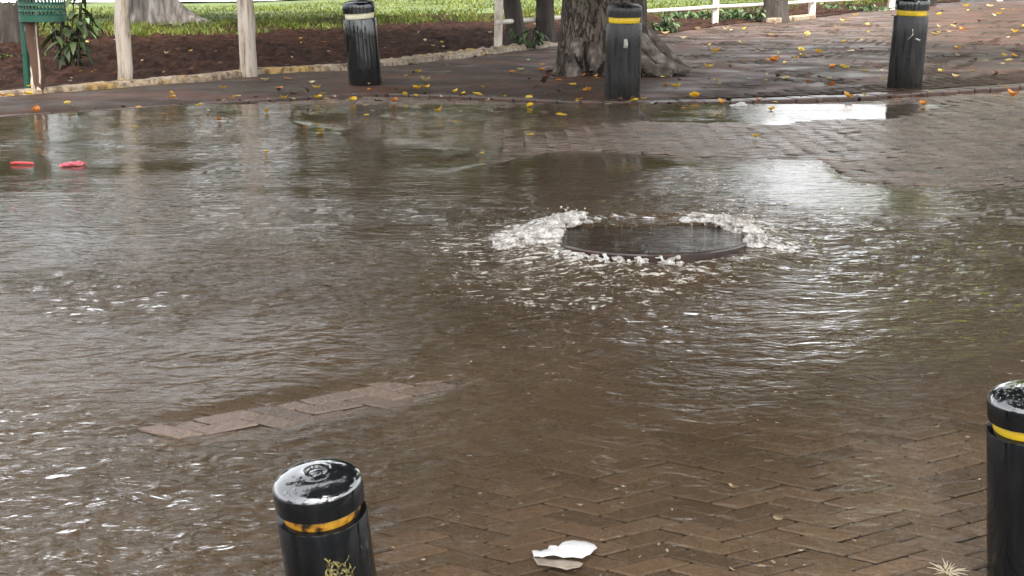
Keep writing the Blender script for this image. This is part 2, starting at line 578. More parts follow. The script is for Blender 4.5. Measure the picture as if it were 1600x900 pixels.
def m_water():
    t = NT('muddy_water')
    v = t.coord()
    depth = attr_node(t, 'depth')
    chop = attr_node(t, 'chop')
    foam = attr_node(t, 'foam')
    n1 = t.noise(t.coord((7.5, 18, 1)), 1.0, 2, 0.5, 0.9)
    n2 = t.noise(t.coord((22, 52, 1), loc=(3, 1, 0)), 1.0, 4, 0.6, 0.8)
    n3 = t.noise(t.coord((3.1, 4.6, 1), loc=(7, 2, 0)), 1.0, 2, 0.5, 0.3)
    h = t.math('ADD', t.math('MULTIPLY', n1, 1.0), t.math('MULTIPLY', n2, 0.22))
    h = t.math('ADD', h, t.math('MULTIPLY', n3, 0.5))
    nrm = t.bump(h, chop, 0.032)
    fr = t.n('ShaderNodeFresnel', i_0=1.33)
    t.l(nrm, fr.inputs['Normal'])
    gl = t.n('ShaderNodeBsdfAnisotropic')
    gl.inputs['Roughness'].default_value = 0.012
    gl.inputs['Color'].default_value = (1, 1, 1, 1)
    t.l(nrm, gl.inputs['Normal'])
    mud = t.n('ShaderNodeBsdfDiffuse')
    big = t.noise(v, 0.9, 4)
    t.l(t.ramp(big, [(0.3, (0.066, 0.046, 0.027)), (0.7, (0.108, 0.075, 0.044))]), mud.inputs[0])
    tr = t.n('ShaderNodeBsdfTransparent')
    tr.inputs[0].default_value = (0.93, 0.88, 0.79, 1)
    murk = t.math('SUBTRACT', 1.0, t.math('POWER', 2.718, t.math('MULTIPLY', t.math('MAXIMUM', depth, 0.0), -42.0)), True)
    body = t.n('ShaderNodeMixShader')
    t.l(murk, body.inputs[0]); t.l(tr.outputs[0], body.inputs[1]); t.l(mud.outputs[0], body.inputs[2])
    surf = t.n('ShaderNodeMixShader')
    geo = t.n('ShaderNodeNewGeometry')
    t.l(t.math('MULTIPLY', fr.outputs[0], t.math('SUBTRACT', 1.0, geo.outputs['Backfacing'])), surf.inputs[0]); t.l(body.outputs[0], surf.inputs[1]); t.l(gl.outputs[0], surf.inputs[2])
    fo = t.n('ShaderNodeBsdfDiffuse')
    fo.inputs[0].default_value = (0.72, 0.68, 0.6, 1)
    fn = t.noise(t.coord((9, 26, 1)), 1.0, 6, 0.7, 1.2)
    fn2 = t.noise(t.coord((40, 70, 1)), 1.0, 4, 0.7, 0.4)
    ff = t.math('ADD', t.math('MULTIPLY', fn, 0.65), t.math('MULTIPLY', fn2, 0.35))
    ff = t.math('ADD', t.math('MULTIPLY', ff, 4.2), -1.6)
    fm = t.math('MULTIPLY', t.math('MULTIPLY', t.math('SUBTRACT', t.math('ADD', ff, foam), 1.0), 4.0, True), 0.8)
    fin = t.n('ShaderNodeMixShader')
    t.l(fm, fin.inputs[0]); t.l(surf.outputs[0], fin.inputs[1]); t.l(fo.outputs[0], fin.inputs[2])
    return t.done(fin.outputs[0])


M['water'] = m_water()

# ------------------------------------------------------------------ zone lines (photograph pixels, projected on the ground)
RED = [(-500, 240), (0, 186), (120, 178), (300, 166), (450, 155), (600, 148), (700, 152), (880, 160), (1000, 165), (1130, 163), (1330, 156), (1560, 141), (1700, 132), (2200, 100)]
KER = [(-500, 195), (0, 151), (130, 141), (300, 128), (400, 116), (540, 109), (640, 98), (790, 80), (870, 70), (1040, 56), (1130, 42), (1290, 28), (1420, 9), (1600, 0), (1700, -3), (2200, -12)]
GRA = [(-500, 60), (0, 54), (130, 52), (400, 46), (540, 37), (780, 27), (880, 24), (1040, 22), (1200, 12), (1300, 6), (1500, -6), (1700, -10), (2200, -16)]
FAR = [(-500, 19), (0, 14), (400, 11), (560, 2), (800, -8), (1600, -20), (2200, -22)]


def L(line, x):
    P = np.array(line, float)
    return np.interp(x, P[:, 0], P[:, 1])


def strip_between(name, la, lb, x0, x1, nx, ny, zf, mat, kind='structure', pw=1.0):
    """sheet between two lines drawn on the ground"""
    xs = np.linspace(x0, x1, nx)
    V = np.zeros((ny, nx, 3))
    for i in range(nx):
        a = at(xs[i], L(la, xs[i]) if isinstance(la, list) else la, 0.0)
        b = at(xs[i], L(lb, xs[i]) if isinstance(lb, list) else lb, 0.0)
        s = np.linspace(0, 1, ny) ** pw
        V[:, i, 0] = a.x + (b.x - a.x) * s
        V[:, i, 1] = a.y + (b.y - a.y) * s
    s = np.repeat((np.linspace(0, 1, ny) ** pw)[:, None], nx, 1)
    V[:, :, 2] = zf(V[:, :, 0], V[:, :, 1], s)
    me = mesh_np(name, V.reshape(-1, 3), grid_faces(ny, nx), mat)
    o = link(name, me)
    return tag(o, kind=kind)


# base ground to the horizon
ys = np.concatenate([np.linspace(-30, 1, 12), np.linspace(1.2, 8, 60), np.linspace(8.5, 40, 40), np.geomspace(45, 900, 16)])
xs = np.concatenate([-np.geomspace(600, 14, 12), np.linspace(-12, 12, 30), np.geomspace(14, 600, 12)])
XX, YY = np.meshgrid(xs, ys)
ZZ = gz(YY) - 0.011 - 0.04 * (YY > 13)
tag(link('ground', mesh_np('ground', np.stack([XX, YY, ZZ], -1).reshape(-1, 3), grid_faces(len(ys), len(xs)), M['ground'])), kind='structure')

FW = 0.05
strip_between('footway', RED, KER, -480, 2150, 420, 50,
              lambda X, Y, s: FW - 0.03 * (1 - sstep(0, 0.05, s)) + 0.012 * fbm(X * 1.3, Y * 1.3, 4, 3) - 0.012 * sstep(0, 1, X * 0.3), M['footway'])


def soil_z(X, Y, s):
    lump = 0.07 * np.abs(fbm(X * 2.0, Y * 1.4, 5, 5)) + 0.045 * fbm(X * 6, Y * 3, 4, 9)
    return 0.055 + 0.05 * sstep(0, 0.4, s) + lump * sstep(0, 0.05, s)


strip_between('soil', KER, GRA, -480, 1500, 700, 220, soil_z, M['soil'])
strip_between('lawn', [(p[0], p[1] + 3) for p in GRA], FAR, -480, 2150, 200, 30, lambda X, Y, s: 0.10 + 0.05 * fbm(X * 0.4, Y * 0.4, 3, 2) + 0.10 * sstep(0, .15, s) - 0.03, M['lawn'])
strip_between('far_road', FAR, -33, -480, 2150, 60, 20, lambda X, Y, s: 0.22 + 0 * X, M['paleroad'])

# ------------------------------------------------------------------ grass blades on the lawn
def blades(n, x0, x1, ya, yb, hmin, hmax, name, kind='stuff', wmul=1.0):
    px = rng.uniform(x0, x1, n)
    pa, pb = L(ya, px), L(yb, px)
    q = rng.random(n)
    py = pa + (pb - pa) * q
    keep = fbm(px * 0.012, py * 0.09, 3, 4) + 0.35 + 1.4 * q > rng.random(n) * 0.9
    px, py = px[keep], py[keep]
    n = len(px)
    v = (py - 450) / FPX
    t = (H - 0.15) / (SP + v * CP)
    X, Y = (px - 800) / FPX * t, t * (CP - v * SP)
    z0 = np.full(n, 0.10)
    h = rng.uniform(hmin, hmax, n)
    w = rng.uniform(0.012, 0.024, n) * wmul * (Y / 28)
    a = rng.uniform(0, 2 * np.pi, n)
    lx, ly = rng.normal(0, 0.55, n) * h, rng.normal(0, 0.55, n) * h
    c, s = np.cos(a) * w, np.sin(a) * w
    V = np.stack([
        np.stack([X - c, Y - s, z0], 1), np.stack([X + c, Y + s, z0], 1),
        np.stack([X + c * .7 + lx * .4, Y + s * .7 + ly * .4, z0 + h * .6], 1), np.stack([X - c * .7 + lx * .4, Y - s * .7 + ly * .4, z0 + h * .6], 1),
        np.stack([X + lx, Y + ly, z0 + h], 1)], 1)
    base = np.arange(n)[:, None] * 5
    F1 = base + np.array([[0, 1, 2, 3]])
    me = bpy.data.meshes.new(name)
    T = base + np.array([[3, 2, 4]])
    faces = np.concatenate([np.concatenate([F1, F1[:, :1] * 0], 1)[:, :4].ravel(), T.ravel()])
    me.vertices.add(n * 5)
    me.vertices.foreach_set('co', V.astype(np.float32).ravel())
    me.loops.add(len(faces))
    me.loops.foreach_set('vertex_index', faces.astype(np.int32))
    me.polygons.add(2 * n)
    me.polygons.foreach_set('loop_start', np.concatenate([np.arange(n) * 4, n * 4 + np.arange(n) * 3]).astype(np.int32))
    me.polygons.foreach_set('loop_total', np.concatenate([np.full(n, 4), np.full(n, 3)]).astype(np.int32))
    me.update(calc_edges=True)
    me.materials.append(M['grass'])
    tint = np.clip(rng.normal(0.5, 0.22, n) + 0.35 * fbm(X * 0.5, Y * 0.5, 3, 8), 0, 1)
    attr(me, 'tint', np.repeat(tint, 5))
    return tag(link(name, me), kind=kind)


blades(60000, -300, 1900, [(p[0], p[1] + 5) for p in GRA], FAR, 0.06, 0.17, 'grass')

# ------------------------------------------------------------------ herringbone pavers (one paved surface)
EXPOSED = [(800, 226), (900, 205), (1010, 192), (1140, 190), (1200, 196), (1290, 188), (1400, 184), (1500, 160), (1750, 140), (1800, 295), (1610, 300), (1500, 304), (1400, 300), (1330, 291), (1300, 276), (1285, 262), (1200, 257), (1080, 254), (960, 244), (860, 240)]
ISLE = [(178, 692), (240, 674), (330, 654), (450, 630), (590, 604), (700, 600), (728, 610), (690, 626), (620, 646), (560, 654), (430, 682), (330, 694), (210, 699)]
ISLE2 = [(1488, 390), (1560, 388), (1700, 398), (1700, 432), (1600, 424), (1560, 418), (1510, 404)]
BANK = [(-200, 232), (-50, 236), (60, 228), (170, 231), (240, 240), (160, 246), (40, 246), (-200, 252)]
BANK2 = [(640, 268), (760, 240), (850, 226), (860, 240), (760, 262), (690, 274)]


def build_bricks():
    Lb, cell = 0.225, 0.1125
    ca = math.cos(R(45))
    YS = 0.44
    items = []
    rngi = 460
    a = np.arange(-rngi, rngi)
    CX, CY = np.meshgrid(a, a)
    m = (CX - CY) % 4
    hor = m == 0
    ver = m == 3
    cx = np.concatenate([CX[hor] + 1.0, CX[ver] + 0.5])
    cy = np.concatenate([CY[hor] + 0.5, CY[ver] + 1.0])
    hx = np.concatenate([np.full(hor.sum(), 1.0), np.full(ver.sum(), 0.5)])
    hy = np.concatenate([np.full(hor.sum(), 0.5), np.full(ver.sum(), 1.0)])
    u, w = cx * cell, cy * cell
    X = (u - w) * ca
    Y = (u + w) * ca * YS + 14
    k = (Y > 1.9) & (Y < 34) & (np.abs(X) < np.where(Y < 14, 0.8 * Y + 1.5, 0.5 * Y + 2))
    X, Y, cx, cy, hx, hy = X[k], Y[k], cx[k], cy[k], hx[k], hy[k]
    px, py = topx(X, Y, gz(Y))
    red = L(RED, px)
    ker = L(KER, px)
    front = py > red + 3
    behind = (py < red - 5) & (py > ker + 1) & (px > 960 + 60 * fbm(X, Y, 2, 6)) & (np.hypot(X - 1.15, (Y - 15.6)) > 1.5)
    k = front | behind
    # leave the shaft of the manhole open
    k &= np.hypot(X - MC.x, Y - MC.y) > 0.36
    X, Y, cx, cy, hx, hy, px, py, behind = X[k], Y[k], cx[k], cy[k], hx[k], hy[k], px[k], py[k], behind[k]
    n = len(X)
    g = cell * np.where(py < 330, 0.075, 0.062)
    ch = cell * 0.035
    dz = rng.normal(0, 0.0012, n) + 0.004 * fbm(X * 0.8, Y * 0.8, 3, 1) + np.where(behind, 0.035, 0.0)
    up = np.maximum.reduce([sstep(-6, 8, poly_sd(px, py, EXPOSED)), sstep(-30, 16, poly_sd(px, py, ISLE)), sstep(-3, 5, poly_sd(px, py, ISLE2)), 0.6 * sstep(-3, 5, poly_sd(px, py, BANK)), 0.6 * sstep(-3, 5, poly_sd(px, py, BANK2))])
    dz = dz + 0.0175 * up + 0.008 * sstep(-6, 8, poly_sd(px, py, EXPOSED))
    tx = rng.normal(0, 1, n) * np.where(py > 560, 0.007, 0.026)
    ty = rng.normal(0, 1, n) * np.where(py > 560, 0.008, 0.034)
    V = np.zeros((n, 12, 3))
    c4 = [(-1, -1), (1, -1), (1, 1), (-1, 1)]
    for j, (sx, sy) in enumerate(c4):
        for lay, (ins, zz) in enumerate(((g, -0.04), (g, -0.006), (g + ch, 0.0))):
            du = sx * (hx * cell - ins)
            dw = sy * (hy * cell - ins)
            uu, ww = cx * cell + du, cy * cell + dw
            vx, vy = (uu - ww) * ca, (uu + ww) * ca * YS + 14
            V[:, lay * 4 + j, 0] = vx
            V[:, lay * 4 + j, 1] = vy
            V[:, lay * 4 + j, 2] = gz(vy) + dz + zz + tx * (vx - X) + ty * (vy - Y)
    fl = []
    for lay in (0, 1):
        for j in range(4):
            b, c = lay * 4 + j, lay * 4 + (j + 1) % 4
            fl.append((b, c, c + 4, b + 4))
    fl.append((8, 9, 10, 11))
    F = (np.arange(n)[:, None, None] * 12 + np.array(fl)[None]).reshape(-1, 4)
    me = mesh_np('brick_paving', V.reshape(-1, 3), F, M['brick'], smooth=False)
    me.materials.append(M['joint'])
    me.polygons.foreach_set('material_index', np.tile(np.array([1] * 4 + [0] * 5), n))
    attr(me, 'tint', np.repeat(np.clip(rng.normal(0.5, 0.24, n), 0, 1), 12))
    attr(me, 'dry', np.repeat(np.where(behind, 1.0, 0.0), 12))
    return tag(link('brick_paving', me), kind='structure')


MC = at(1016, 366, 0.05)
build_bricks()


# ------------------------------------------------------------------ water
def build_water():
    ny, nx = 560, 760
    pyr = np.concatenate([np.linspace(168, 330, 200), np.linspace(330.6, 1250, ny - 200)])
    ax = np.concatenate([np.linspace(-1.05, -0.47, 50)[:-1], np.linspace(-0.47, 0.47, nx - 98), np.linspace(0.47, 1.05, 50)[1:]])
    v = (pyr - 450) / FPX
    V = np.zeros((ny, nx, 3))
    for i, p in enumerate(pyr):
        a = at(800, p)
        t = a.y * CP - (a.z - H) * SP
        V[i, :, 0] = ax * t
        V[i, :, 1] = a.y
    X, Y = V[..., 0], V[..., 1]
    G = gz(Y)
    px, py = topx(X, Y, G)
    wob = 7 * fbm(X * 1.6, Y * 1.2, 4, 21)
    red = L(RED, px)
    dep = np.full(X.shape, 0.030)
    dep += 0.006 * fbm(X * 0.6, Y * 0.6, 3, 30)
    # shallow apron in the lower right, towards the viewer
    shl = poly_sd(px, py, [(330, 930), (560, 800), (720, 735), (980, 690), (1220, 665), (1420, 600), (1700, 520), (2600, 500), (2600, 1700), (330, 1700)])
    dep = dep - 0.0175 * sstep(-110, 110, shl + 6 * wob)
    shl2 = poly_sd(px, py, [(850, 850), (1000, 785), (1250, 690), (1500, 640), (2600, 600), (2600, 1700), (850, 1700)])
    dep = dep - 0.0088 * sstep(-30, 120, shl2 + 6 * wob)
    for P, dd, soft in ((EXPOSED, 0.012, 10), (ISLE, 0.0195, 14), (ISLE2, 0.012, 4), (BANK, 0.012, 5), (BANK2, 0.012, 5)):
        dep = dep - dd * sstep(-soft, soft, poly_sd(px, py, P) + wob * 0.5)
    # shallow band running left of the exposed pavers, puddle at the kerb
    band = poly_sd(px, py, [(470, 188), (700, 176), (1000, 186), (1010, 200), (830, 240), (700, 236), (560, 225)])
    dep = dep - 0.026 * sstep(-12, 14, band + wob)
    mound = np.hypot(X - MC.x, (Y - MC.y))
    dep = dep + 0.03 * np.exp(-((mound - 0.50) / 0.16) ** 2)
    # chop
    left = sstep(430, 40, px) * sstep(380, 470, py)
    right = sstep(1000, 1200, px) * sstep(480, 560, py) * sstep(700, 620, py)
    near = sstep(250, 420, py)
    chop = 0.09 + 0.13 * sstep(120, 160, px) * sstep(480, 430, px) * sstep(168, 190, py) + 0.33 * near + 0.22 * left + 0.2 * right * 0
    chop += 0.55 * np.exp(-(mound / 1.0) ** 2) + 0.25 * left
    chop += 0.25 * sstep(1020, 1120, px) * sstep(230, 300, py) * sstep(520, 420, py)
    isl = sstep(-10, 60, poly_sd(px, py, [(60, 760), (500, 640), (760, 600), (700, 560), (900, 540), (1200, 500), (1230, 620), (760, 720), (330, 750), (120, 800)]))
    chop *= 1 - 0.35 * isl
    chop *= 0.4 + 1.2 * np.clip(0.5 + 1.2 * fbm(X * 0.7, Y * 0.9, 4, 44), 0, 1)
    chop *= 1 - 0.6 * sstep(-12, 16, poly_sd(px, py, [(1070, 258), (1180, 262), (1290, 262), (1310, 296), (1180, 300), (1090, 292)]))
    chop *= 1 - 0.55 * sstep(-40, 130, shl) * (1 - left)
    chop += 0.4 * np.exp(-((px - 1365) / 70) ** 2 - ((py - 770) / 60) ** 2)
    # geometry waves
    amp = np.clip(chop, 0, 1.2)
    wx = X + 0.05 * fbm(X * 3, Y * 3, 2, 50)
    wave = 0.006 * fbm(wx * 3.6, Y * 8.5, 3, 60) + 0.0026 * fbm(wx * 10, Y * 23, 2, 70)
    # arcs of flow fanning out from the cover
    wave += 0.003 * np.sin(mound * 38 + 3 * fbm(X * 2, Y * 2, 2, 71)) * np.exp(-mound / 0.9)
    z = G + dep + wave * amp * 1.1
    # sunk below the paving where the ground rises at the kerb
    z = np.where(py < red + 2, G - 0.03, z)
    ang = np.degrees(np.arctan2(Y - MC.y, X - MC.x)) % 360
    side = np.maximum.reduce([np.exp(-((ang - 165) / 38) ** 2), np.exp(-((ang - 18) / 36) ** 2), np.exp(-((ang - 378) / 36) ** 2), 0.6 * np.exp(-((ang - 265) / 60) ** 2)])
    foam = (0.14 + 0.50 * side) * np.exp(-((mound - 0.52) / 0.22) ** 2)
    tail = poly_sd(px, py, [(600, 395), (660, 372), (760, 352), (860, 340), (880, 385), (960, 398), (1180, 392), (1240, 378), (1250, 420), (1080, 455), (860, 452), (700, 420)])
    foam = np.maximum(foam, 0.45 * sstep(-30, 40, tail) )
    foam = np.maximum(foam, 0.34 * sstep(330, 130, np.hypot(px - 900, (py - 430) * 3)))
    wb = np.exp(-((np.degrees(np.arctan2(Y - MC.y, X - MC.x)) - 92) / 42) ** 2)
    ctop = 0.0445 - 0.028 * (Y - MC.y) + 0.0025 * fbm(X * 9, Y * 14, 2, 81)
    z = z + (ctop - z) * np.clip(1.4 * wb, 0, 1) * sstep(0.60, 0.47, mound)
    inside = mound < 0.43 - 0.16 * np.clip(1.4 * wb - 0.3, 0, 1)
    z = np.where(inside, G - 0.05, z)
    z += 0.012 * side * np.exp(-((mound - 0.55) / 0.12) ** 2) * (1 + 1.5 * fbm(X * 14, Y * 14, 3, 80)) * (~inside)
    V[..., 2] = z
    me = mesh_np('water', V.reshape(-1, 3), grid_faces(ny, nx)[:, ::-1], M['water'])
    attr(me, 'depth', dep + wave * amp - 0.004)
    attr(me, 'chop', np.clip(chop, 0.03, 1.3))
    attr(me, 'foam', foam)
    return tag(link('water', me), kind='structure')


build_water()

# ------------------------------------------------------------------ red brick kerb course + worn kerb
def red_course():
    mb = MB()
    x = -460.0
    while x < 2100:
        p = at(x, L(RED, x), 0.0)
        q = at(x + 4, L(RED, x + 4), 0.0)
        d = Vector((q.x - p.x, q.y - p.y, 0)).normalized()
        ang = math.atan2(d.y, d.x)
        bl = 0.235
        s = 2000 / p.y
        c = p + d * (bl / 2)
        if True:
            mb.box((c.x, c.y + 0.05, -0.008 + random.uniform(-0.004, 0.006) - 0.014 * float(sstep(1000, 860, x))), (bl - 0.006, 0.22, 0.09), ang + random.uniform(-.04, .04))
        w_ = 0.0
        while w_ < bl - 0.003:
            a_ = at(x, L(RED, x), 0.0)
            x += 0.6
            b_ = at(x, L(RED, x), 0.0)
            w_ += (b_ - a_).length
    o = mb.build('kerb_bricks', M['redbrick'], None, False)
    bv = o.modifiers.new('b', 'BEVEL'); bv.width = 0.012; bv.segments = 2
    return tag(o, kind='structure')


red_course()


def worn_kerb():
    xs_ = np.arange(-470, 862, 4.0)
    prof = [(-0.09, 0.03), (-0.085, 0.095), (-0.06, 0.118), (0.0, 0.124), (0.06, 0.118), (0.09, 0.09), (0.09, 0.0)]
    V = []
    for x in xs_:
        p = at(x, L(KER, x), 0.05)
        q = at(x + 3, L(KER, x + 3), 0.05)
        d = Vector((q.x - p.x, q.y - p.y, 0)).normalized()
        nrm = Vector((-d.y, d.x, 0))
        rub = float(sstep(560, 640, x))
        for k, (o_, z_) in enumerate(prof):
            w = 1 + rub * 0.8
            dz = (0.012 + 0.035 * rub) * float(fbm(p.x * 5 + o_ * 9, p.y * 5 + k, 3, 12)) - 0.02 * float(sstep(170, 0, x))
            V.append(p + nrm * (o_ * w + 0.02 * float(fbm(p.x * 4, k * 1.7, 2, 13))) + Vector((0, 0, z_ - 0.05 + dz)))
    me = mesh_np('kerb', np.array([tuple(v) for v in V]), grid_faces(len(xs_), len(prof)), M['kerb'])
    return tag(link('kerb', me), kind='structure')


worn_kerb()

# ------------------------------------------------------------------ bollards
def bollard(loc, d, body_h, label, mats, lean=(0, 0), rz=0.0, near=False):
    r = d / 2
    root = empty('bollard', loc, label, 'bollard', 'black bollards along the footway', rz)
    root.rotation_euler = (lean[1], lean[0], rz)
    b = body_h + (0.03 * d if near else 0)
    mb = MB().lathe([(r * 0.99, -0.15), (r * 1.0, 0.0), (r * 1.01, 0.004), (r * 1.015, b * 0.3), (r * 1.005, b * 0.7), (r, b - 0.02 * d), (r * 0.985, b - 0.005 * d), (r * 0.93, b), (r * 0.84, b + 0.002)], 64)
    mb.build('body', mats[0], root, True, 40)
    bh = (0.13 if near else 0.16) * d
    MB().lathe([(r * 0.80, b - 0.01), (r * 0.865, b + 0.004), (r * 0.875, b + bh * 0.5), (r * 0.865, b + bh - 0.002), (r * 0.8, b + bh + 0.005)], 64).build('band', mats[1], root, True, 40)
    c0 = b + bh
    chh = 0.27 * d
    prof = [(r * 0.82, c0), (r * 0.955, c0 + 0.001), (r * 0.985, c0 + 0.012 * d), (r * 0.99, c0 + chh * 0.5), (r * 0.985, c0 + chh - 0.02 * d), (r * 0.965, c0 + chh)]
    dome = 0.115 * d
    for k in range(1, 9):
        a = k / 9
        q = 0.955 * math.cos(a * math.pi / 2) ** 0.72
        prof.append((r * max(q, 0.26), c0 + chh + dome * math.sin(a * math.pi / 2) ** 1.15 * 0.92))
    zt = prof[-1][1]
    prof = [p for i, p in enumerate(prof) if i < 6 or p[0] > r * 0.27]
    zt = prof[-1][1]
    prof += [(r * 0.25, zt + 0.008 * d), (r * 0.23, zt - 0.016 * d), (r * 0.16, zt - 0.018 * d), (r * 0.14, zt + 0.005 * d), (r * 0.07, zt + 0.016 * d), (r * 0.01, zt + 0.018 * d)]
    cap = MB().lathe(prof, 64).build('cap', mats[2], root, True, 35)
    if near:
        cap.data.materials.append(mats[0])
        for p in cap.data.polygons:
            if p.normal.z < 0.2: p.material_index = 1
    return root


def patch_on_cyl(r, th0, z0, pts, w, name, mat, parent):
    """thin stroke lying on a cylinder: pts are (angle offset, height offset)"""
    V, F = [], []
    n = len(pts)
    for i, (a, z) in enumerate(pts):
        p0, p1 = pts[max(i - 1, 0)], pts[min(i + 1, n - 1)]
        dx, dz = (p1[0] - p0[0]) * r, p1[1] - p0[1]
        l = math.hypot(dx, dz) or 1
        nx_, nz_ = -dz / l, dx / l
        for s in (-1, 1):
            ww = w * random.uniform(0.6, 1.2) * s
            th = th0 + a + nx_ * ww / r
            V.append((math.cos(th) * r, math.sin(th) * r, z0 + z + nz_ * ww))
    for i in range(n - 1):
        F.append((i * 2, i * 2 + 1, i * 2 + 3, i * 2 + 2))
    me = mesh_py(name, V, F, mat)
    o = link(name, me, parent)
    so = o.modifiers.new('s', 'SOLIDIFY'); so.thickness = 0.0006; so.offset = 0
    return o


D = 0.351
bl = bollard(at(571, 131, FW), D, 0.70, 'shiny black bollard with a cream band, leaning left by the soil bed', (M['black'], M['cream'], M['black']), (R(-3.2), R(3)))
bm_ = bollard(at(972, 149.5, FW), D * 0.985, 0.70, 'scuffed black bollard with yellow band in front of the big tree trunk', (M['black_dusty'], M['yellow'], M['black_dusty']), (R(0.3), R(2.0)))
br = bollard(at(1413, 134.5, FW), D, 0.735, 'black bollard with yellow band on the brick paving right of the tree', (M['black_dusty'], M['yellow'], M['black']), (R(1.0), R(2.0)))
patch_on_cyl(D * 0.985 / 2 * 1.012, -math.pi / 2 + 0.02, 0.52, [(0, -0.045), (0.02, 0.0), (0.0, 0.04)], 0.018, 'paint_chip', M['whitemark'], bm_)
patch_on_cyl(D / 2 * 1.012, -math.pi / 2 + 0.28, 0.50, [(-0.2, 0.01), (-0.05, 0.0), (0.1, -0.01)], 0.011, 'paint_chip', M['whitemark'], br)
patch_on_cyl(D / 2 * 1.012, -math.pi / 2 - 0.15, 0.55, [(0.0, 0.06), (0.04, 0.0), (-0.2, -0.05)], 0.004, 'scratch', M['whitemark'], br)


def near_loc(px, py, t, lean_h=0):
    v = (py - 450) / FPX
    z = H - t * (SP + v * CP)
    return Vector(((px - 800) / FPX * t, t * (CP - v * SP), z))


DN = 0.207
pl = near_loc(495, 748, 2.9)
gl_ = float(gz(pl.y))
bodyh = pl.z - gl_ - (0.16 + 0.27) * DN
nl = bollard((pl.x + math.tan(R(4.5)) * (pl.z - gl_), pl.y + math.tan(R(7)) * (pl.z - gl_), gl_), DN, bodyh, 'near black bollard in front with a worn orange band and yellow scuffs, wet cap', (M['black_wet'], M['orange_band'], M['capwet']), (R(-4.5), R(7)), 0, True)
pr = near_loc(1612, 617, 3.1)
gr_ = float(gz(pr.y))
nr = bollard((pr.x + math.tan(R(6.5)) * (pr.z - gr_), pr.y + math.tan(R(3)) * (pr.z - gr_), gr_), DN, pr.z - gr_ - (0.16 + 0.27) * DN, 'near black bollard with bright yellow band cut by the right picture edge', (M['black_wet'], M['yellow'], M['capwet']), (R(-6.5), R(3)), 0, True)
rr = DN / 2 * 1.012
for k in range(26):
    a0, z0 = random.choice(((-0.06, 0.0), (-0.03, 0.03), (0.08, 0.045), (0.22, 0.03), (0.36, 0.04), (0.42, 0.0)))
    a0 += random.gauss(0, .05); z0 += random.gauss(0, .014)
    up_ = a0 < 0.0 or a0 > 0.33
    l_ = random.uniform(.012, .045)
    pts = [(a0, z0), (a0 + (random.gauss(0, .03) if up_ else l_ * 3), z0 + (l_ * .6 if up_ else random.gauss(-.006, .006))), (a0 + (random.gauss(.03, .05) if up_ else l_ * 6), z0 + (l_ if up_ else random.gauss(-.014, .008)))]
    patch_on_cyl(rr, -math.pi / 2 + 0.2, bodyh - 0.118, pts, random.uniform(.0008, .003), 'scuff_mark', M['mark'], nl)

# ------------------------------------------------------------------ manhole cover and foam
cov = empty('manhole_cover', (MC.x, MC.y, 0.030), 'round rusty manhole cover lifted by the gushing water', 'manhole cover')
cov.rotation_euler = (R(-1.6), R(-0.6), 0)
MB().lathe([(0.445, 0.008), (0.435, 0.012), (0.43, 0.006), (0.2, 0.008), (0.01, 0.010)], 96, True, False).build('plate', M['cover'], cov, True, 30)
MB().lathe([(0.425, -0.035), (0.442, -0.034), (0.450, -0.028), (0.452, 0.004), (0.449, 0.010), (0.4455, 0.011)], 96, False, True).build('rim', M['rust'], cov, True, 30)


def blob_mesh(items, name, mat, sub=2, rough=0.25):
    bm = bmesh.new()
    bmesh.ops.create_icosphere(bm, subdivisions=sub, radius=1)
    bv = np.array([v.co[:] for v in bm.verts])
    bf = np.array([[v.index for v in f.verts] for f in bm.faces])
    bm.free()
    Vs, Fs = [], []
    for i, (x, y, z, rx, ry, rz) in enumerate(items):
        s = 1 + rough * pn(bv[:, 0] * 1.7 + i * 3.1, bv[:, 1] * 1.7 + bv[:, 2] * 2.3 + i, 5)
        Vs.append(bv * s[:, None] * np.array([rx, ry, rz]) + np.array([x, y, z]))
        Fs.append(bf + i * len(bv))
    return mesh_np(name, np.concatenate(Vs), np.concatenate(Fs), mat)


def foam_items():
    it = []

    def arc(a0, a1, r0, r1, n, smin, smax, zmax):
        for _ in range(n):
            a = R(random.uniform(a0, a1))
            q = random.random()
            r = r0 + (r1 - r0) * q
            s = random.uniform(smin, smax) * (1 - 0.5 * q)
            z = 0.02 + random.random() * zmax * (1 - q) ** 1.2
            it.append((MC.x + r * math.cos(a), MC.y + r * math.sin(a), z, s * random.uniform(1, 2.4), s * random.uniform(.9, 1.8), s * random.uniform(.45, .8)))
    arc(128, 196, 0.44, 0.72, 560, 0.008, 0.032, 0.075)
    arc(110, 140, 0.47, 0.56, 60, 0.006, 0.014, 0.03)
    arc(8, 62, 0.44, 0.57, 200, 0.009, 0.028, 0.08)
    arc(-24, 20, 0.45, 0.66, 260, 0.008, 0.026, 0.055)
    arc(196, 230, 0.47, 0.58, 70, 0.005, 0.016, 0.02)
    arc(232, 262, 0.455, 0.52, 50, 0.006, 0.015, 0.025)
    arc(268, 281, 0.455, 0.50, 26, 0.006, 0.012, 0.03)
    arc(-60, -22, 0.48, 0.58, 24, 0.004, 0.010, 0.010)
    arc(0, 360, 0.55, 0.75, 24, 0.003, 0.006, 0.008)
    # splash drops
    for a0, n in ((25, 40), (150, 30), (0, 30)):
        for _ in range(n):
            a = R(a0 + random.gauss(0, 16))
            r = 0.5 + random.gauss(0, 0.05)
            s = random.uniform(0.0025, 0.006)
            it.append((MC.x + r * math.cos(a), MC.y + r * math.sin(a), 0.06 + random.random() * 0.06, s, s, s))
    return it


